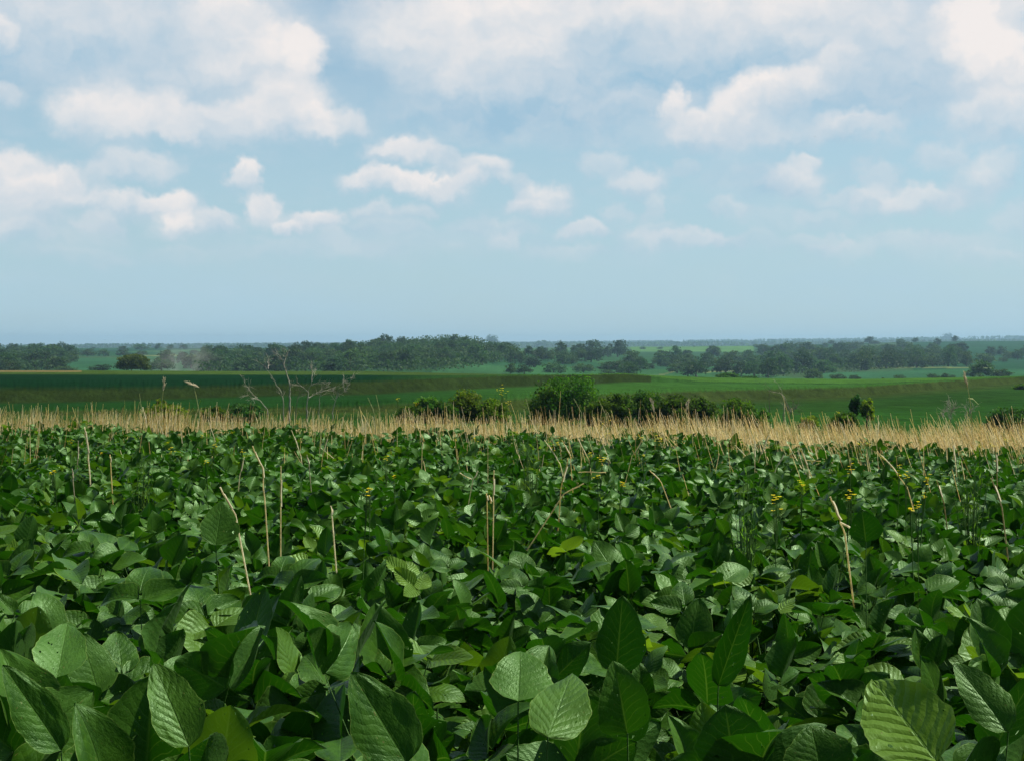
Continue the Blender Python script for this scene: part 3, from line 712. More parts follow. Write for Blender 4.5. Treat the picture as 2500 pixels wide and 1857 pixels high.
for fn, pts, d, lb in stalkdef:
    d0 = d; d = dm_(d)
    P = [at(*fn(*p), d) for p in pts]; n = len(P); down = P[-1] - P[0]
    if abs(down[2]) > .04:                 # carry the stalk on down through the leaves to the soil
        base = P[-1] + down / abs(down[2]) * (P[-1][2] - H(P[-1][0], P[-1][1])) * np.array([.35, .35, 1]) * np.sign(-down[2] if down[2] else 1) * (1 if down[2] < 0 else -1)
        base[2] = H(base[0], base[1]); P.append(base)
    P = np.array(P); dj = rs.uniform(-.12, .12); P[0, 1] += dj * .3
    loc = P[-1].copy(); g = Geo(); r0 = rs.uniform(.0024, .0034) * (d / d0) ** .7 * (1.25 if 'thick' in lb else 1)
    fine_ = []
    for i in range(len(P) - 1):
        for t in np.linspace(0, 1, 5)[:-1]: fine_.append(P[i] * (1 - t) + P[i + 1] * t)
    fine_.append(P[-1]); fine_ = np.array(fine_) - loc
    fine_[1:-1] += rs.normal(0, .0015, (len(fine_) - 2, 3))
    g.tube(fine_, np.linspace(r0 * .75, r0, len(fine_)), 6, STR[rs.choice([0, 1, 3])] * (.55 if 'brown' in lb or 'orange' in lb else 1.0))
    root = thing('dry_stalk', loc, lb, 'stalk', SG)
    g.obj('culm', M_straw, root)
    s = Geo()                              # papery leaf sheath clinging to the stalk
    kk = fine_[1: max(4, len(fine_) // 2)]; k3 = kk + np.array([r0 * 1.2, 0, 0])
    Vs = np.concatenate([k3 + [r0 * .9, -.004, 0], k3 + [-r0 * .6, .004, 0]]); m_ = len(kk); i = np.arange(m_ - 1)
    s.add(Vs, np.stack([i, i + 1, i + 1 + m_, i + m_], -1), STR[3] * .8); s.obj('sheath', M_straw, root)

# ------------------------------------------------------------------ tall grasses above the stubble
def seedgrass(pts, d, lb, head=True, leaf=None):
    d = d * 1.6
    P = np.array([at(x, y, d) for x, y in pts]); b = P[-1].copy(); b[2] = H(b[0], b[1]); P = np.vstack([P, b]); loc = b
    root = thing('seed_grass', loc, lb, 'grass stalk', 'tall grasses rising above the stubble')
    Q = []
    for i in range(len(P) - 1):
        for t in np.linspace(0, 1, 5)[:-1]: Q.append(P[i] * (1 - t) + P[i + 1] * t)
    Q.append(P[-1]); Q = np.array(Q) - loc
    g = Geo(); g.tube(Q, np.linspace(.0035, .007, len(Q)), 5); g.obj('stem', M_gstem, root)
    if head:
        g = Geo(); r = np.random.RandomState(int(pts[0][0]))
        top = Q[0]; dirv = Q[0] - Q[2]; dirv /= np.linalg.norm(dirv)
        for k in range(46):
            t = k / 46; p = Q[0] - dirv * .16 * (1 - t) ; dv = dirv * .08 + r.normal(0, .017, 3)
            g.tube([p, p + dv * .5, p + dv], [.003, .0035, .001], 3)
        g.obj('seed_head', M_plume, root)
    if leaf:
        L = np.array([at(x, y, d + .03) for x, y in leaf]) - loc; ts = np.linspace(0, len(L) - 1, 10)
        L = np.stack([np.interp(ts, np.arange(len(L)), L[:, i]) for i in range(3)], 1)
        w = .011 * np.sin(np.linspace(.25, math.pi - .05, 10))[:, None]; m_ = 10; i = np.arange(9)
        g = Geo(); g.add(np.concatenate([L + w * [0, 1, .5], L - w * [0, 1, .5]]), np.stack([i, i + 1, i + 1 + m_, i + m_], -1)); g.obj('blade', M_gstem, root)
c1 = lambda X, Y: cv(0, X, Y); c2 = lambda X, Y: cv(600, X, Y); c3 = lambda X, Y: cv(1240, X, Y); c4 = lambda X, Y: cv(1860, X, Y)
def tr(fn, l): return [fn(*p) for p in l]
seedgrass(tr(c4, [(1722, 415), (1748, 520), (1768, 640), (1785, 810)]), 13., 'tall grass with feathery white plume and arching blade at the right', leaf=tr(c4, [(1748, 596), (1790, 600), (1840, 650), (1905, 760)]))
seedgrass(tr(c1, [(1392, 452), (1383, 540), (1370, 660)]), 13.5, 'upright grass with a small pale seed head at the left')
seedgrass(tr(c1, [(1608, 472), (1640, 485), (1662, 570), (1692, 725)]), 13.5, 'grass with a nodding seed head right of the upright one at left')
seedgrass(tr(c1, [(1183, 556), (1196, 660), (1215, 740)]), 12.6, 'short thick seed stalk left of the two tall grasses', head=False)
seedgrass(tr(c2, [(1105, 565), (1135, 700)]), 12.8, 'green stalk sticking up left of the olive bush', head=False)
seedgrass(tr(c2, [(1035, 590), (1080, 690), (1100, 800)]), 12.4, 'slanting stalk sticking up beside the bushes left of centre', head=False)
seedgrass(tr(c3, [(558, 597), (625, 720)]), 13.2, 'slanting grass in front of the big round bush', head=False)
seedgrass(tr(c3, [(775, 620), (830, 735)]), 13.2, 'slanting grass just right of the big round bush', head=False)
seedgrass(tr(c3, [(1225, 632), (1240, 720)]), 13.2, 'nodding thin grass before the hedge of bushes')
seedgrass(tr(c3, [(1530, 632), (1515, 700)]), 13.4, 'thin grass tipped with a white tuft before the hedge')
seedgrass(tr(c3, [(150, 600), (185, 720)]), 13.2, 'thin grass left of the big round bush', head=False)
seedgrass(tr(c4, [(2040, 700), (2055, 800)]), 12.4, 'thin green grass before the bush at the right edge', head=False)

# ------------------------------------------------------------------ yellow wildflowers
def flower(px, y, d, size, lb):
    d = dm_(d); size = size * (.6 + d / 34)
    p = at(px, y, d); loc = np.array([p[0] + rs.uniform(-.05, .05), d + .02, H(p[0], d)]); r = np.random.RandomState(int(px * 7 + y))
    root = thing('yellow_wildflower', loc, lb, 'wildflower', 'yellow wildflowers among the beans'); top = p - loc
    g = Geo(); mid = top * .55 + np.array([r.uniform(-.03, .03), 0, 0]); g.tube([(0, 0, 0), mid * .5, mid, top], [.003, .0028, .002, .0014], 4)
    b = Geo()
    for k in range(int(4 + size * 4)):
        c = top + r.normal(0, 1, 3) * np.array([.014, .014, .014]) * size
        g.tube([mid + (top - mid) * .6, (mid + top * 3) / 4 + (c - top) * .4, c], [.0012, .001, .0009], 3)
        for q in range(4):
            a = q * math.pi / 2 + r.rand(); u_ = np.array([math.cos(a), math.sin(a), .25]) * .010 * (.6 + .4 * size); w_ = np.array([-math.sin(a), math.cos(a), 0]) * .006 * (.6 + .4 * size)
            b.add(np.array([c, c + u_ * .6 + w_, c + u_, c + u_ * .6 - w_]), [[0, 1, 2, 3]])
    g.obj('stem', M_stem, root); b.obj('blossom', M_petal, root, smooth=False)
fl = [(img5,[(235,125,11,1.2),(1215,212,8.6,1),(1290,262,7.6,1),(1030,285,7.4,1.3),(1240,365,6.6,.7),(430,240,8.2,.9),(320,425,6,.9),(1485,128,10,.8),(1795,128,10.5,1.1),(1465,300,7.2,.6),(2210,550,5,.5),(610,310,7.6,.6),(1400,185,9,.6)]),
 (img6,[(770,222,8.3,1.3),(230,345,6.8,.9),(280,455,5.9,.6),(130,525,5.4,.5),(405,145,10,.9),(1020,185,9,.7),(1250,262,7.6,1.3),(1530,352,6.7,1.5),(1505,455,5.9,.7),(1650,490,5.6,.8),(1525,135,10.2,1.4),(1578,112,10.8,1.1),(1825,175,9.2,1.1),(1870,228,8,1.5),(1755,215,8.4,1.2),(1562,198,9,1),(1070,145,10.5,1),(1465,320,7,.7),(650,230,8.4,.5),(1780,325,7,.5)]),
 (img7,[(20,225,8,1.2),(1175,412,6.2,1),(1380,340,7,.8),(1470,410,6.3,1.1),(1508,452,5.9,.9),(1635,465,5.8,1.2),(735,598,4.9,1.4),(1185,560,5.1,.7),(1168,582,5,.6),(1630,570,5.1,.5),(1585,625,4.7,.6),(1285,252,8.3,.8),(1225,255,8.2,.8),(1960,270,8,.8),(2035,262,8.1,1),(2120,228,8.8,1),(1100,65,12,.9),(878,490,5.7,1),(1540,650,4.6,.5)])]
wh = {'i0': 'on the left', 'i1': 'near the middle', 'i2': 'on the right'}
for gi, (fn, L) in enumerate(fl):
    L = sorted(L, key=lambda a: a[0]); side = ('left', 'middle', 'right')[gi]
    for k, (X, Y, d, sz) in enumerate(L):
        px, y = fn(X, Y)
        near = 'among near leaves' if d < 6 else 'in mid field' if d < 8 else 'close to the stubble'
        row = sorted([a for a in L if (a[2] < 6) == (d < 6) and (a[2] < 8) == (d < 8)], key=lambda a: a[0]); q = row.index((X, Y, d, sz)) + 1
        ordn = ['first', 'second', 'third', 'fourth', 'fifth', 'sixth', 'seventh', 'eighth', 'ninth', 'tenth', 'eleventh'][q - 1]
        flower(px, y, d, sz, f"{'large' if sz > 1.1 else 'small'} yellow flower cluster {near}, {ordn} from left in the {side} third")
flower(600 + 2175 / 3.475, 800 + 530 / 3.475, 12.5, 2.4, 'tall yellow flower head rising above the stubble against the dark field')
flower(600 + 2215 / 3.475, 800 + 630 / 3.475, 12.4, 1.4, 'yellow flower just below and right of the tallest yellow head')
flower(600 + 1288 / 3.475, 800 + 606 / 3.475, 12.6, 1.2, 'small yellow flower above the stubble against green field, left of the bushes')
flower(600 + 1443 / 3.475, 800 + 648 / 3.475, 12.6, 1.2, 'yellow flower in front of the round bush left of the olive one')
# feathery green weed between the beans
def weed(px, y, d, lb, n=26, h=.35):
    d = dm_(d)
    p = at(px, y, d); loc = np.array([p[0], d, H(p[0], d)]); z0 = p[2] - loc[2]; r = np.random.RandomState(int(px))
    root = thing('leafy_weed', loc, lb, 'weed', 'weeds among the beans'); g = Geo(); l = Geo()
    for k in range(n):
        a = r.uniform(0, 6.28); hh = z0 + r.uniform(-.5, .5) * h; q0 = np.array([0, 0, hh * .45]); q1 = np.array([math.cos(a) * .12 * r.rand(), math.sin(a) * .12 * r.rand(), hh])
        g.tube([q0, (q0 + q1) / 2 + [0, 0, .02], q1], [.002, .0017, .001], 4)
        for j in range(7):
            c = q0 + (q1 - q0) * (j + 2) / 9; dv = r.normal(0, 1, 3) * .022 + [0, 0, .02]; w_ = np.cross(dv, [0, 0, 1]); w_ = w_ / (np.linalg.norm(w_) + 1e-6) * .0035
            l.add(np.array([c, c + dv * .5 + w_, c + dv, c + dv * .5 - w_]), [[0, 1, 2, 3]])
    g.tube([(0, 0, 0), (0, 0, z0 * .5)], [.004, .003], 5); g.obj('stem', M_stem, root); l.obj('leaves', M_bush, root)
weed(1290, 1120, 6.6, 'wispy light green weed standing right of centre in the beans')
weed(1820, 1225, 5.2, 'wispy green weed in the right foreground by a large dark leaf')
weed(2375, 1180, 5.8, 'wispy weed at the far right among soybean leaves')
weed(345, 1150, 6.4, 'bright green narrow-leaved weed at the left in the beans')
weed(1275, 1085, 8.2, 'thin tall green weed below the centre stubble')

# ------------------------------------------------------------------ trees and bushes
def crown_geo(rg, rx, rz, h0, nclump, nleaf, s, elong=1.0, base_flat=.3):
    """leaf-sized rhombi in clumps through an uneven crown; returns V,Q,C"""
    cl = []
    for k in range(nclump):
        a = rg.uniform(0, 6.28); e = rg.uniform(-base_flat, 1.0); rr_ = (rg.rand() ** .4)
        hzr = math.sqrt(max(0, 1 - max(e, 0) ** 2 * .9)) * rr_
        cl.append((math.cos(a) * rx * hzr * .8, math.sin(a) * rx * hzr * .8, h0 + e * rz * .85 * (.5 + .5 * rr_), rg.uniform(.22, .42), rg.rand()))
    n = nclump * nleaf; V = np.zeros((n, 4, 3)); C = np.zeros((n, 4, 3), np.float32)
    i = 0
    for (x, y, z, r, tn) in cl:
        d = rg.normal(0, 1, (nleaf, 3)); d /= np.linalg.norm(d, axis=1)[:, None]; q = rg.rand(nleaf) ** .5
        c = np.array([x, y, z]) + d * q[:, None] * np.array([rx, rx, rz * .8]) * r
        a = rg.normal(0, 1, (nleaf, 3)); a /= np.linalg.norm(a, axis=1)[:, None]; b = np.cross(a, rg.normal(0, 1, (nleaf, 3))); b /= np.linalg.norm(b, axis=1)[:, None]
        ss = s * rg.uniform(.6, 1.3, nleaf)[:, None]
        V[i:i + nleaf] = np.stack([c - a * ss * elong, c - b * ss * .6, c + a * ss * elong, c + b * ss * .6], 1)
        C[i:i + nleaf] = np.clip(tn + rg.normal(0, .2, (nleaf, 1, 1)), 0, 1); i += nleaf
    V = V.reshape(-1, 3); V[:, 2] = np.maximum(V[:, 2], .02)
    return V, np.arange(n * 4).reshape(-1, 4), C.reshape(-1, 3), cl
def trunk_geo(rg, rx, rz, h0, r0, cl, nlimb=6, k=6):
    g = Geo(); top = h0 + rz * .35; ts = np.linspace(0, 1, 6); wob = rg.normal(0, .04 * rx, (6, 2)); wob[0] = 0
    sp = np.stack([wob[:, 0], wob[:, 1], ts * top], 1); g.tube(sp, r0 * (1 - .75 * ts) * np.array([1.35, 1, 1, 1, 1, 1]), k)
    for c in [cl[i] for i in rg.choice(len(cl), min(nlimb, len(cl)), replace=False)]:
        t = rg.uniform(.35, .8); p0 = np.array([np.interp(t, ts, sp[:, 0]), np.interp(t, ts, sp[:, 1]), t * top]); p1 = np.array(c[:3])
        m_ = (p0 + p1) / 2 + np.array([0, 0, .1 * rz]); g.tube([p0, m_, p1], [r0 * .45, r0 * .3, r0 * .1], 5)
    return g
def make_tree(name, label, cat, group, loc, rg, rx, rz, h0, r0, nclump, nleaf, s, m=M_far, nl=6, rz_=0, sc=1, base_flat=.3):
    V, Q, C, cl = crown_geo(rg, rx, rz, h0, nclump, nleaf, s, 1.0, base_flat)
    root = thing(name, loc, label, cat, group, rz_, sc)
    a = meshobj('crown', V, Q, m, root, col=C, smooth=False)
    b = trunk_geo(rg, rx, rz, h0, r0, cl, nl).obj('trunk', M_bark, root); KIDS[root.name] = [a, b]
    return root
rt = np.random.RandomState(21)
# prototypes, 10 m wide, base at z=0
FARP = [make_tree('tree', 'x', 'tree', None, (0, 0, -500), np.random.RandomState(400 + i), 5.0 * (1 + .1 * math.sin(i)), 3.7 + .5 * math.sin(i * 2.1), 3.3, .32, 34 + 3 * (i % 4), 34, .40, base_flat=.85) for i in range(10)]
pused = set()
def far_tree(px, ybase, wpx, hpx, label, group, dmin=640, d=None):
    u = uu(px, ybase); i = int(np.clip(round((u - fine[0]) / .0007), 0, len(fine) - 1))
    if d is None:
        sl_ = (RZ[:, i] - EYE) / RD[:, i]; ok = (RD[:, i] > dmin) & (sl_ >= float(slope(ybase)))
        j = int(np.argmax(ok)) if ok.any() else int(np.searchsorted(RD[:, i], dmin)); 
        if not ok.any(): return None
        d = RD[j, i]
        if j > 0 and RD[j - 1, i] > dmin:
            s0, s1 = sl_[j - 1], sl_[j]; t = (float(slope(ybase)) - s0) / (s1 - s0 + 1e-12); d = RD[j - 1, i] + (RD[j, i] - RD[j - 1, i]) * min(max(t, 0), 1)
    x = u * d; z = H(x, d); w_ = wpx * d / F; h_ = hpx * d / F
    src = FARP[rt.randint(10)]; sc = (w_ / 10 * 1.22, w_ / 10 * 1.22, h_ / 6.0)
    if src.name not in pused:
        pused.add(src.name); src.location = (x, d, z - .2); src.scale = sc; src.rotation_euler = (0, 0, rt.uniform(0, 6.28)); tag(src, label, 'tree', group); return src
    return dup(src, (x, d, z - .2), rt.uniform(0, 6.28), sc, label, group)
def T1(cx, X, Y, W, Hh, lb, g, **k): px, y = cv(cx, X, Y); return far_tree(px, y, W / 3.475, Hh / 3.475, lb, g, **k)
GL = 'scattered trees of the far valley'
for X, Y, W, Hh, lb in [(740,245,130,62,'round dark tree at the left edge row of the pale green far field'),(880,243,115,52,'low round tree right of the first in the far left field row'),
    (1050,245,105,62,'dark round tree above and left of the lone near tree'),(1205,235,95,42,'round tree above and right of the lone near tree'),
    (1040,200,75,45,'ridge tree with domed crown on the left skyline'),(1205,190,150,46,'broad ridge tree clump on the left skyline'),(1340,185,60,44,'small pointed ridge tree right of the broad skyline clump'),
    (1445,183,60,36,'small round ridge tree on the left skyline beside the smoke'),(1560,185,85,36,'wide low ridge tree on the left skyline beyond the smoke'),(793,178,34,15,'tiny solitary skyline tree at the left'),
    (560,368,190,40,'low tree at the foot of the pale field, left of the lone near tree'),(850,368,190,55,'bushy tree at the foot of the pale field beside the lone near tree'),
    (1370,368,180,105,'hazy tree right of the lone near tree, behind the smoke'),(1650,225,90,32,'skyline tree above the drifting smoke'),(120,186,120,18,'long low skyline tree at the far left'),(250,186,60,12,'tiny skyline tree bump at the far left')]:
    T1(0, X, Y, W, Hh, lb, GL)
for X, Y, W, Hh, lb in [(290,165,100,56,'domed skyline tree right of the wooded hill'),(450,245,120,110,'tall round tree standing between two groves right of the hill'),(705,250,190,132,'biggest round tree of the grove right of the hill'),
    (590,245,110,100,'left flank tree of the grove right of the hill'),(930,250,155,132,'tall round tree at the right end of the grove'),(845,250,90,80,'small tree in the gap of the grove right of the hill'),
    (510,165,50,32,'dark little skyline tree above the grove'),(260,280,130,85,'tree at the foot of the grove left side'),(340,285,95,75,'dark tree beside the grove foot'),(1030,235,50,50,'little tree at the right tip of the grove'),
    (385,385,170,80,'broad round tree low in the valley left of the big bush top'),(640,380,160,75,'broad low round tree right of the big bush top'),(860,368,170,78,'low broad tree in the valley right of centre'),(850,408,150,52,'pale low tree in front of the valley crop'),
    (1025,415,155,108,'round tree just above the brown mound on the terrace'),(1150,355,100,60,'dark shrub-like tree above the curved track'),(1210,350,70,45,'small shrub-like tree above the curved track, right one'),(1340,333,80,50,'low tree at the left of the middle row above the track'),
    (1420,332,90,70,'low tree in the middle row above the track'),(1520,330,140,92,'dark tree in the row above the pale round tree'),(1700,325,120,72,'dark tree right in the row above the pale round tree'),(1600,415,205,132,'large pale round tree near the far crest, right of the track'),
    (1850,400,210,130,'large hazy round tree beside the dark crest bush'),(1880,262,80,42,'small dark tree alone on the mid slope at right'),(2170,225,110,75,'dark tree at the left tip of the right-hand wood'),(2040,320,110,80,'round tree before the right-hand wood'),
    (2110,395,120,75,'low round tree at the foot of the right-hand wood'),(1420,164,40,13,'tiny tree on the pale far field'),(1140,185,45,20,'tiny bush on the far slope beyond the grove'),(1290,180,60,16,'low dark bush on the far slope beyond the grove'),(1580,165,22,10,'speck of a tree on the pale far field edge'),
    (60,300,130,130,'hazy tree at the right foot of the wooded hill'),(20,395,90,85,'low hazy tree under the hill foot'),(140,395,130,75,'low hazy tree beside the hill foot'),(150,300,110,60,'low tree between hill foot and grove')]:
    T1(1240, X, Y, W, Hh, lb, GL)
for X, Y, W, Hh, lb in [(910,138,80,58,'domed tree at the left end of the right skyline wood'),(1575,115,80,60,'taller pale skyline tree at the right of a pair'),(1640,118,60,44,'darker skyline tree right beside the taller pale one'),(1968,108,28,20,'tiny lone skyline tree far right'),(2205,112,55,38,'skyline tree at the right picture edge'),
    (1490,150,60,50,'round tree below the skyline pair'),(1425,188,60,55,'dark round tree downslope of the skyline pair'),(590,140,50,28,'small dark tree on the mid skyline at right'),(1850,435,240,145,'big dark round tree right of centre in the right valley'),(2030,430,180,70,'pale low tree right of the big dark round tree'),
    (1890,300,170,75,'dark tree uphill of the big dark round tree'),(2045,290,70,42,'little tree uphill right of the big dark round tree'),(1455,445,110,48,'left tree of the low trio on the right crest'),(1550,445,100,50,'middle tree of the low trio on the right crest'),(1620,445,70,38,'right tree of the low trio on the right crest'),
    (1165,452,95,46,'dark low tree alone on the right crest'),(1030,455,38,30,'tiny conical tree alone on the right crest'),(790,455,90,50,'low dark tree at the right foot of the wood'),(640,452,130,50,'pale low tree at the foot of the wood'),(440,445,160,90,'dark round tree low at the foot of the right wood')]:
    T1(1860, X, Y, W, Hh, lb, GL)
# woods: jittered trees over slopes
def wood(poly, nx, ny, wpx, hpx, label, group, maxn):
    """poly: list of (px, ytop, ybottom) for tree bases"""
    xs = [p[0] for p in poly]; made = 0; cand = []
    for i in range(nx):
        for j in range(ny):
            px = xs[0] + (xs[-1] - xs[0]) * (i + rt.rand()) / nx; a = np.interp(px, xs, [p[1] for p in poly]); b = np.interp(px, xs, [p[2] for p in poly])
            cand.append((px, a + (b - a) * (j + rt.rand()) / ny))
    rt.shuffle(cand)
    for px, y in cand[:maxn]:
        sc = .6 + .5 * np.clip((y - 850) / 55, 0, 1); far_tree(px, y, wpx * sc * rt.uniform(.8, 1.3), hpx * sc * rt.uniform(.75, 1.3), label, group)
wood([(500, 878, 909), (700, 868, 909), (830, 854, 909), (1000, 838, 909), (1130, 829, 906), (1215, 834, 885), (1240, 852, 880)], 21, 6, 50, 34, 'round-crowned tree packed in the wood covering the long hill', 'trees of the hill wood', 104)
wood([(1245, 864, 900), (1480, 866, 884)], 9, 2, 36, 26, 'round tree in the loose grove between the hill wood and the pale far field', 'trees of the loose central grove', 15)
wood([(1500, 876, 912), (1700, 868, 915), (1860, 862, 925)], 9, 3, 38, 28, 'round tree in the loose belt leading up to the right-hand wood', 'trees of the belt before the right-hand wood', 20)
wood([(385, 884, 906), (510, 876, 906)], 6, 1, 40, 26, 'hazy low tree on the valley floor between the lone near tree and the hill wood', 'trees of the left valley floor', 5)
wood([(2350, 868, 896), (2520, 862, 880)], 4, 2, 34, 24, 'low tree on the slope beyond the right-hand wood at the picture edge', 'trees of the right slope', 7)
wood([(-40, 868, 908), (60, 862, 908), (140, 862, 905), (185, 864, 872)], 8, 5, 48, 32, 'round-crowned tree in the hazy wood at the left edge', 'trees of the left wood', 34)
wood([(1860, 862, 925), (2000, 860, 912), (2150, 852, 904), (2300, 860, 896), (2360, 870, 895)], 14, 5, 42, 32, 'round-crowned tree in the mixed wood on the right-hand slope', 'trees of the right-hand wood', 66)
wood([(1850, 846, 852), (2080, 842, 850), (2110, 836, 842), (2260, 834, 838)], 14, 1, 32, 14, 'low tree in the row along the right-hand ridge', 'trees of the right ridge', 14)
wood([(500, 848, 850), (700, 847, 849)], 9, 1, 26, 9, 'small tree in the row along the left skyline', 'trees of the left skyline', 9)
for r in FARP:
    if r.name not in pused:
        for c in KIDS[r.name]: bpy.data.objects.remove(c)
        bpy.data.objects.remove(r)
# undergrowth filling the woods, and the blue woods of the last ridge
def blanket(name, label, cells, hgt, s, seed, m, nper=7):
    r = np.random.RandomState(seed); V = []; C = []
    for (x, y, z, w_) in cells:
        n = nper; c = np.array([x, y, z]) + r.uniform(-1, 1, (n, 3)) * [w_, w_, 0] + np.stack([np.zeros(n), np.zeros(n), r.rand(n) * hgt], 1)
        a = r.normal(0, 1, (n, 3)); a /= np.linalg.norm(a, axis=1)[:, None]; b = np.cross(a, r.normal(0, 1, (n, 3))); b /= np.linalg.norm(b, axis=1)[:, None]; ss = s * r.uniform(.6, 1.4, n)[:, None]
        V.append(np.stack([c - a * ss, c - b * ss * .7, c + a * ss, c + b * ss * .7], 1).reshape(-1, 3)); C.append(np.repeat(r.rand() * np.ones((n, 3)), 4, 0))
    V = np.concatenate(V); o = meshobj(name, V, np.arange(len(V)).reshape(-1, 4), m, col=np.concatenate(C).astype(np.float32), smooth=False)
    tag(o, label, 'woodland', kind='stuff'); return o
cells = []; r = np.random.RandomState(8)
for poly, n in (([(490, 876, 909), (830, 853, 909), (1000, 838, 909), (1130, 829, 906), (1215, 834, 885), (1245, 852, 880)], 5200), ([(-60, 866, 908), (140, 860, 905), (185, 864, 872)], 1200), ([(1850, 860, 925), (2150, 852, 904), (2300, 860, 896), (2360, 870, 890)], 2200)):
    xs = [p[0] for p in poly]
    for k in range(n):
        px = r.uniform(xs[0], xs[-1]); yb = r.uniform(np.interp(px, xs, [p[1] for p in poly]), np.interp(px, xs, [p[2] for p in poly]))
        i = int(np.clip(round((uu(px) - fine[0]) / .0007), 0, len(fine) - 1)); sl_ = (RZ[:, i] - EYE) / RD[:, i]; ok = (RD[:, i] > 640) & (sl_ >= float(slope(yb)))
        if not ok.any(): continue
        d = RD[int(np.argmax(ok)), i] + r.uniform(-15, 15); x = uu(px) * d; cells.append((x, d, H(x, d), 5))
blanket('wood_undergrowth', 'dense shrubby undergrowth filling the woods between the trees', cells, 5.5, .8, 31, M_far)
cells = []
for k in range(9000):
    u = r.uniform(-.42, .42); px = PX + F * u; d = r.uniform(7200, 8250) if r.rand() < .7 else r.uniform(5000, 7200)
    x = u * d; b = 1 + .9 * math.sin(x * .004) + .7 * math.sin(x * .011 + 1) + .5 * math.sin(x * .031); 
    if b > .3 - (d > 8000) * .6: cells.append((x, d, H(x, d), 14 * max(b, .4)))
blanket('far_woods', 'blue hazy band of distant woods along the last ridge', cells, 15, 5.5, 32, M_far, 6)

# mid-distance shrubs between the fields
def bush(px, ytop, halfw, d, lb, m=M_bush, name='bush', ncl=60, nlf=90, s=.10, ws=1.0, h0f=.35, group='bushes in the hollow behind the stubble'):
    x = uu(px, ytop) * d; z = H(x, d); top = EYE + float(slope(ytop)) * d; h = top - z; rx = halfw * d / F * ws
    return make_tree(name, lb, 'bush' if name == 'bush' else 'tree', group, (x, d, z), np.random.RandomState(int(px)), rx * 1.2, h * (1 - h0f) * .86, h * h0f, .09 * h / 3, ncl, nlf, s, m, 8, base_flat=.7)
bush(1388, 904, 82, 100, 'largest dark green round bush, in the middle behind the stubble', ncl=120, nlf=110)
bush(1335, 935, 40, 99, 'rounded left shoulder bush beside the largest bush', ncl=50)
bush(1512, 948, 38, 98, 'first green bush right of the largest one', ncl=60)
bush(1580, 944, 38, 99, 'second green bush right of the largest one', ncl=60)
bush(1655, 953, 44, 98, 'third bush in the hedge right of the largest bush', ncl=70)
bush(1715, 958, 40, 99, 'fourth bush in the hedge right of the largest bush', ncl=60)
bush(1800, 965, 48, 97, 'dark bush ending the hedge on its right', ncl=70)
bush(1850, 985, 30, 96, 'low dark bush at the very right tip of the hedge', ncl=40)
bush(1460, 968, 34, 97, 'low bush filling between the largest bush and the next', ncl=50)
bush(1140, 939, 38, 100, 'yellowish olive bush with an upright crown left of centre', M_olive, ncl=60, nlf=80)
bush(1205, 968, 38, 99, 'low olive bush right beside the upright olive one', M_olive, ncl=50)
bush(1043, 961, 31, 98, 'dark round bush left of the olive bush', ncl=60)
bush(1085, 972, 30, 97, 'low bush between the dark round and the olive bush', ncl=40)
bush(1000, 985, 35, 97, 'low dark bush at the left end of the central bushes', ncl=40)
bush(400, 978, 52, 98, 'brownish dark bush behind the left stubble', M_olive, ncl=50, nlf=60)
bush(395, 960, 16, 98, 'thin twiggy bush top behind the left stubble', M_olive, ncl=14, nlf=40)
bush(600, 977, 42, 99, 'dark bush below the left dead tree', M_darkb, ncl=50)
bush(520, 985, 30, 99, 'small low bush left of the dark one by the dead trees', M_olive, ncl=30, nlf=60)
bush(2062, 998, 32, 97, 'low bush at the foot of the slim tree at right', ncl=40)
bush(1975, 1008, 24, 96, 'low yellow-green bush between the stump and the slim tree', M_olive, ncl=30, nlf=60)
bush(2455, 983, 48, 100, 'wide dark bush at the right edge behind the stubble', M_darkb, ncl=80)
bush(2520, 978, 45, 101, 'dark bush cut by the right picture edge', M_darkb, ncl=60)
bush(2500, 935, 22, 260, 'small dark bush on the slope at the right edge', M_bush, ncl=30, s=.2, group='bushes on the far slope')
bush(2089, 952, 15, 100, 'slim young tree with a bare lower trunk at right', M_darkb, 'slim_tree', ncl=26, nlf=70, h0f=.62)
bush(2118, 966, 16, 99, 'olive bush crown beside the slim tree', M_olive, ncl=24, nlf=60, h0f=.6)
bush(1778, 910, 24, 432, 'dark green low bush on the crest right of centre', M_darkb, ncl=40, s=.35, group='bushes on the crest')
bush(1830, 918, 18, 436, 'smaller dark bush right of the crest bush', M_darkb, ncl=30, s=.35, group='bushes on the crest')
bush(322, 861, 39, 445, 'lone rounded olive-green tree on the left crest of the near field', M_lone, 'lone_tree', ncl=85, nlf=100, s=.30, h0f=.42, group='lone tree')

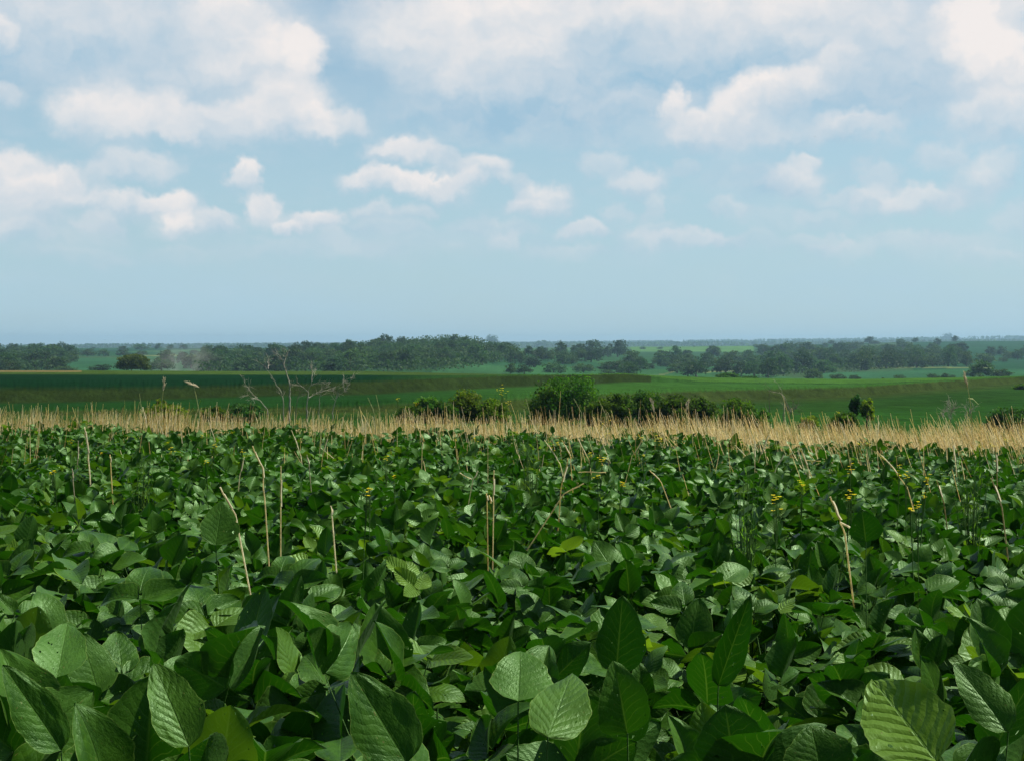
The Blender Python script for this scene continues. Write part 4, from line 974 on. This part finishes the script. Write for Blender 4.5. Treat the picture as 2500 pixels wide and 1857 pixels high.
# ------------------------------------------------------------------ dead trees
def dead(limbs, d, lb, m=M_dead, r0=.10, twigs=10, seed=1, name='dead_tree', cat='dead tree'):
    r = np.random.RandomState(seed); allp = []; base = None
    pts0 = np.array([at(x, y, d) for x, y in limbs[0]]); b = pts0[0].copy(); b[2] = H(b[0], b[1]); loc = b
    root = thing(name, loc, lb, cat, 'bare dead trees behind the stubble'); tg = Geo(); bg_ = Geo()
    for li, L in enumerate(limbs):
        dj = r.uniform(-.8, .8) * (li > 0); P = np.array([at(x, y, d + dj * k / max(1, len(L) - 1)) for k, (x, y) in enumerate(L)]) - loc
        if li == 0: P = np.vstack([[0, 0, 0], P])
        Q = []
        for i in range(len(P) - 1):
            for t in np.linspace(0, 1, 5)[:-1]: Q.append(P[i] * (1 - t) + P[i + 1] * t)
        Q.append(P[-1]); Q = np.array(Q); Q[1:-1] += r.normal(0, .02, (len(Q) - 2, 3))
        ra = r0 * .50 if li == 0 else r0 * .36; k = ra * np.linspace(1, .12, len(Q)) ** 1.2
        (tg if li == 0 else bg_).tube(Q, k, 7 if li == 0 else 5)
        for q in range(twigs):
            t = r.randint(len(Q) // 3, len(Q)); p = Q[t]; dv = (Q[min(t, len(Q) - 1)] - Q[t - 1]); dv /= np.linalg.norm(dv) + 1e-6
            dv = dv + r.normal(0, .55, 3); dv /= np.linalg.norm(dv); ln = r.uniform(.2, .75)
            p1 = p + dv * ln * .5; p2 = p1 + (dv + r.normal(0, .3, 3)) * ln * .5; bg_.tube([p, p1, p2], [.011, .008, .004], 3)
            for z_ in range(2): p3 = p1 + (dv + r.normal(0, .6, 3)) * ln * .35; bg_.tube([p1, p3], [.009, .004], 3)
    tg.obj('trunk', m, root); bg_.obj('branches', m, root)
dead([tr(c2, [(370,690),(372,580),(378,490),(345,390),(320,310),(290,240),(252,214)]), tr(c2, [(320,310),(338,265),(352,215)]), tr(c2, [(372,520),(388,470)])], 100, 'tallest bleached dead trunk with a broken stub, left of centre', r0=.17, twigs=6, seed=1)
dead([tr(c2, [(322,700),(318,600),(300,540),(230,430),(185,352),(120,290)]), tr(c2, [(190,350),(196,270)])], 101, 'thin dead trunk leaning left beside the tallest one', r0=.09, twigs=7, seed=2)
dead([tr(c2, [(518,690),(525,590),(535,520),(570,440),(592,380)]), tr(c2, [(530,545),(482,500),(442,465)]), tr(c2, [(535,592),(600,560)]), tr(c2, [(560,490),(600,475),(645,460)]), tr(c2, [(560,455),(562,390),(563,340)])], 100, 'white forked dead tree right of the tallest trunk', r0=.12, twigs=6, seed=3)
dead([tr(c2, [(425,690),(440,600),(462,545),(440,500),(470,400)])], 102, 'dark crooked dead trunk between the two pale trees', M_deadd, r0=.06, twigs=5, seed=4)
dead([tr(c2, [(620,690),(628,580),(650,530),(700,488),(740,430)]), tr(c2, [(655,535),(700,525),(745,508)])], 101, 'slanting dead branchy trunk right of the white forked tree', r0=.06, twigs=8, seed=5)
dead([tr(c2, [(735,700),(760,620),(770,560),(800,490),(855,415)]), tr(c2, [(765,600),(790,560),(820,550),(850,520)]), tr(c2, [(840,545),(870,480),(915,400)]), tr(c2, [(835,530),(825,470),(850,440)])], 100, 'rightmost of the left group, forked pale dead tree leaning right', r0=.08, twigs=8, seed=6)
dead([tr(c2, [(180,690),(120,615),(60,565),(0,482),(-40,410)]), tr(c2, [(60,565),(30,520),(25,480)]), tr(c2, [(100,590),(50,600),(0,540)])], 100, 'bare dead limb arching left at the left end of the group', r0=.08, twigs=9, seed=7)
dead([tr(c4, [(180,760),(195,680),(185,590),(160,525),(128,460)]), tr(c4, [(188,600),(170,560),(150,550)])], 98, 'tall pale dead trunk with a crooked top at the right', r0=.10, twigs=4, seed=8)
dead([tr(c4, [(66,760),(62,640),(66,512)])], 99, 'straight dark dead pole left of the pale crooked trunk', M_deadd, r0=.10, twigs=4, seed=9)
dead([tr(c4, [(60,770),(40,710),(28,640)])], 97, 'short white broken snag at the right', r0=.11, twigs=1, seed=10)
dead([tr(c4, [(230,770),(262,700),(285,660)]), tr(c4, [(250,720),(225,680)])], 98, 'tangled brown dead shrub by the crooked trunk', M_deadd, r0=.04, twigs=22, seed=11, name='dead_shrub', cat='dead shrub')
dead([tr(c4, [(1600,800),(1600,700),(1590,620)]), tr(c4, [(1600,740),(1560,700),(1535,720)]), tr(c4, [(1602,720),(1640,680)])], 99, 'pale grey leafless shrub with fine twigs at the right', r0=.035, twigs=26, seed=12, name='dead_shrub', cat='dead shrub')
dead([tr(c4, [(1740,830),(1745,740),(1730,670)]), tr(c4, [(1742,760),(1780,700)])], 98, 'thin grey dead shrub beside the tall plumed grass', r0=.04, twigs=16, seed=13, name='dead_shrub', cat='dead shrub')

# ------------------------------------------------------------------ far-off birds
def bird(px, y, d, lb, span):
    p = at(px, y, d); o = thing('bird', p, lb, 'bird', 'birds high over the field'); g = Geo()
    t = np.linspace(0, 1, 7); g.tube(np.stack([t * .5 - .25, 0 * t, 0 * t], 1) * span, np.array([.005, .05, .075, .07, .05, .03, .004]) * span, 8)
    V = []
    for s in (-1, 1):
        a = np.array([(.12, s * .04, .02), (.14, s * .28, .09), (-.10, s * .5, .06), (-.02, s * .22, .06), (-.1, s * .04, .01)]) * span
        g.add(np.vstack([a[[0, 1, 3, 4]]]), [[0, 1, 2, 3]]); g.add(a[[1, 2, 3, 3]] + [[0, 0, 0], [0, 0, 0], [0, 0, 0], [-.002, 0, 0]], [[0, 1, 2, 3]])
    g.obj('body', M_black, o)
bird(2199, 265, 110, 'highest of the three tiny dark birds in the right of the sky', .16)
bird(1990, 334, 110, 'middle one of the three tiny dark birds in the sky', .16)
bird(2080, 647, 110, 'lowest of the three tiny dark birds, in the pale lower sky', .16)

# ------------------------------------------------------------------ dust and haze
def volbox(name, lo, hi_, dens_fn, label=None, cat=None, color=(.8, .87, 1)):
    lo = np.array(lo, float); hi_ = np.array(hi_, float)
    V = np.array([[x, y, z] for z in (lo[2], hi_[2]) for y in (lo[1], hi_[1]) for x in (lo[0], hi_[0])])
    Q = [[0, 2, 3, 1], [4, 5, 7, 6], [0, 1, 5, 4], [2, 6, 7, 3], [0, 4, 6, 2], [1, 3, 7, 5]]
    m = bpy.data.materials.new(name); m.use_nodes = True; n = NT(m.node_tree); n.n.clear()
    o_ = n.new('ShaderNodeOutputMaterial'); pv = n.new('ShaderNodeVolumePrincipled'); pv.inputs['Color'].default_value = (*color, 1)
    pv.inputs['Anisotropy'].default_value = .2
    dens_fn(n, pv, m); n.l.new(pv.outputs[0], o_.inputs['Volume'])
    ob = meshobj(name, V, Q, m, smooth=False); tag(ob, label, cat, kind='stuff'); return ob
HAZE = 1.05e-4
def f1_(n, pv, m): pv.inputs['Density'].default_value = HAZE
haze = volbox('haze', (-10900, -10900, float(RZ.min()) - 3), (10900, 10900, float(RZ.max()) + 25), f1_, 'pale blue summer haze over the whole landscape', 'haze', (.46, .74, .98))
def f2_(n, pv, m):
    tcg = n.new('ShaderNodeTexCoord').outputs['Generated']; c = n.vm('MULTIPLY', n.vm('SUBTRACT', tcg, (.5, .5, .1)), (2, 2, 1.15))
    r_ = n.ramp(n.vm('LENGTH', c, out=1), .15, 1.0, 1, 0); nn = n.ramp(n.noise(n.vm('MULTIPLY', tcg, (3.2, 2, 1.3)), 1.6, 4, .55), .36, .66)
    n.put(pv, 'Density', n.m('MULTIPLY', n.m('MULTIPLY', r_, nn), .022)); m.cycles.homogeneous_volume = False
xs_ = uu(440) * 760
volbox('dust_plume', (xs_ - 32, 730, H(xs_, 760) - 1), (xs_ + 32, 790, H(xs_, 760) + 19), f2_, 'thin grey dust drifting over the valley beyond the left crest', 'dust', (.85, .84, .8))
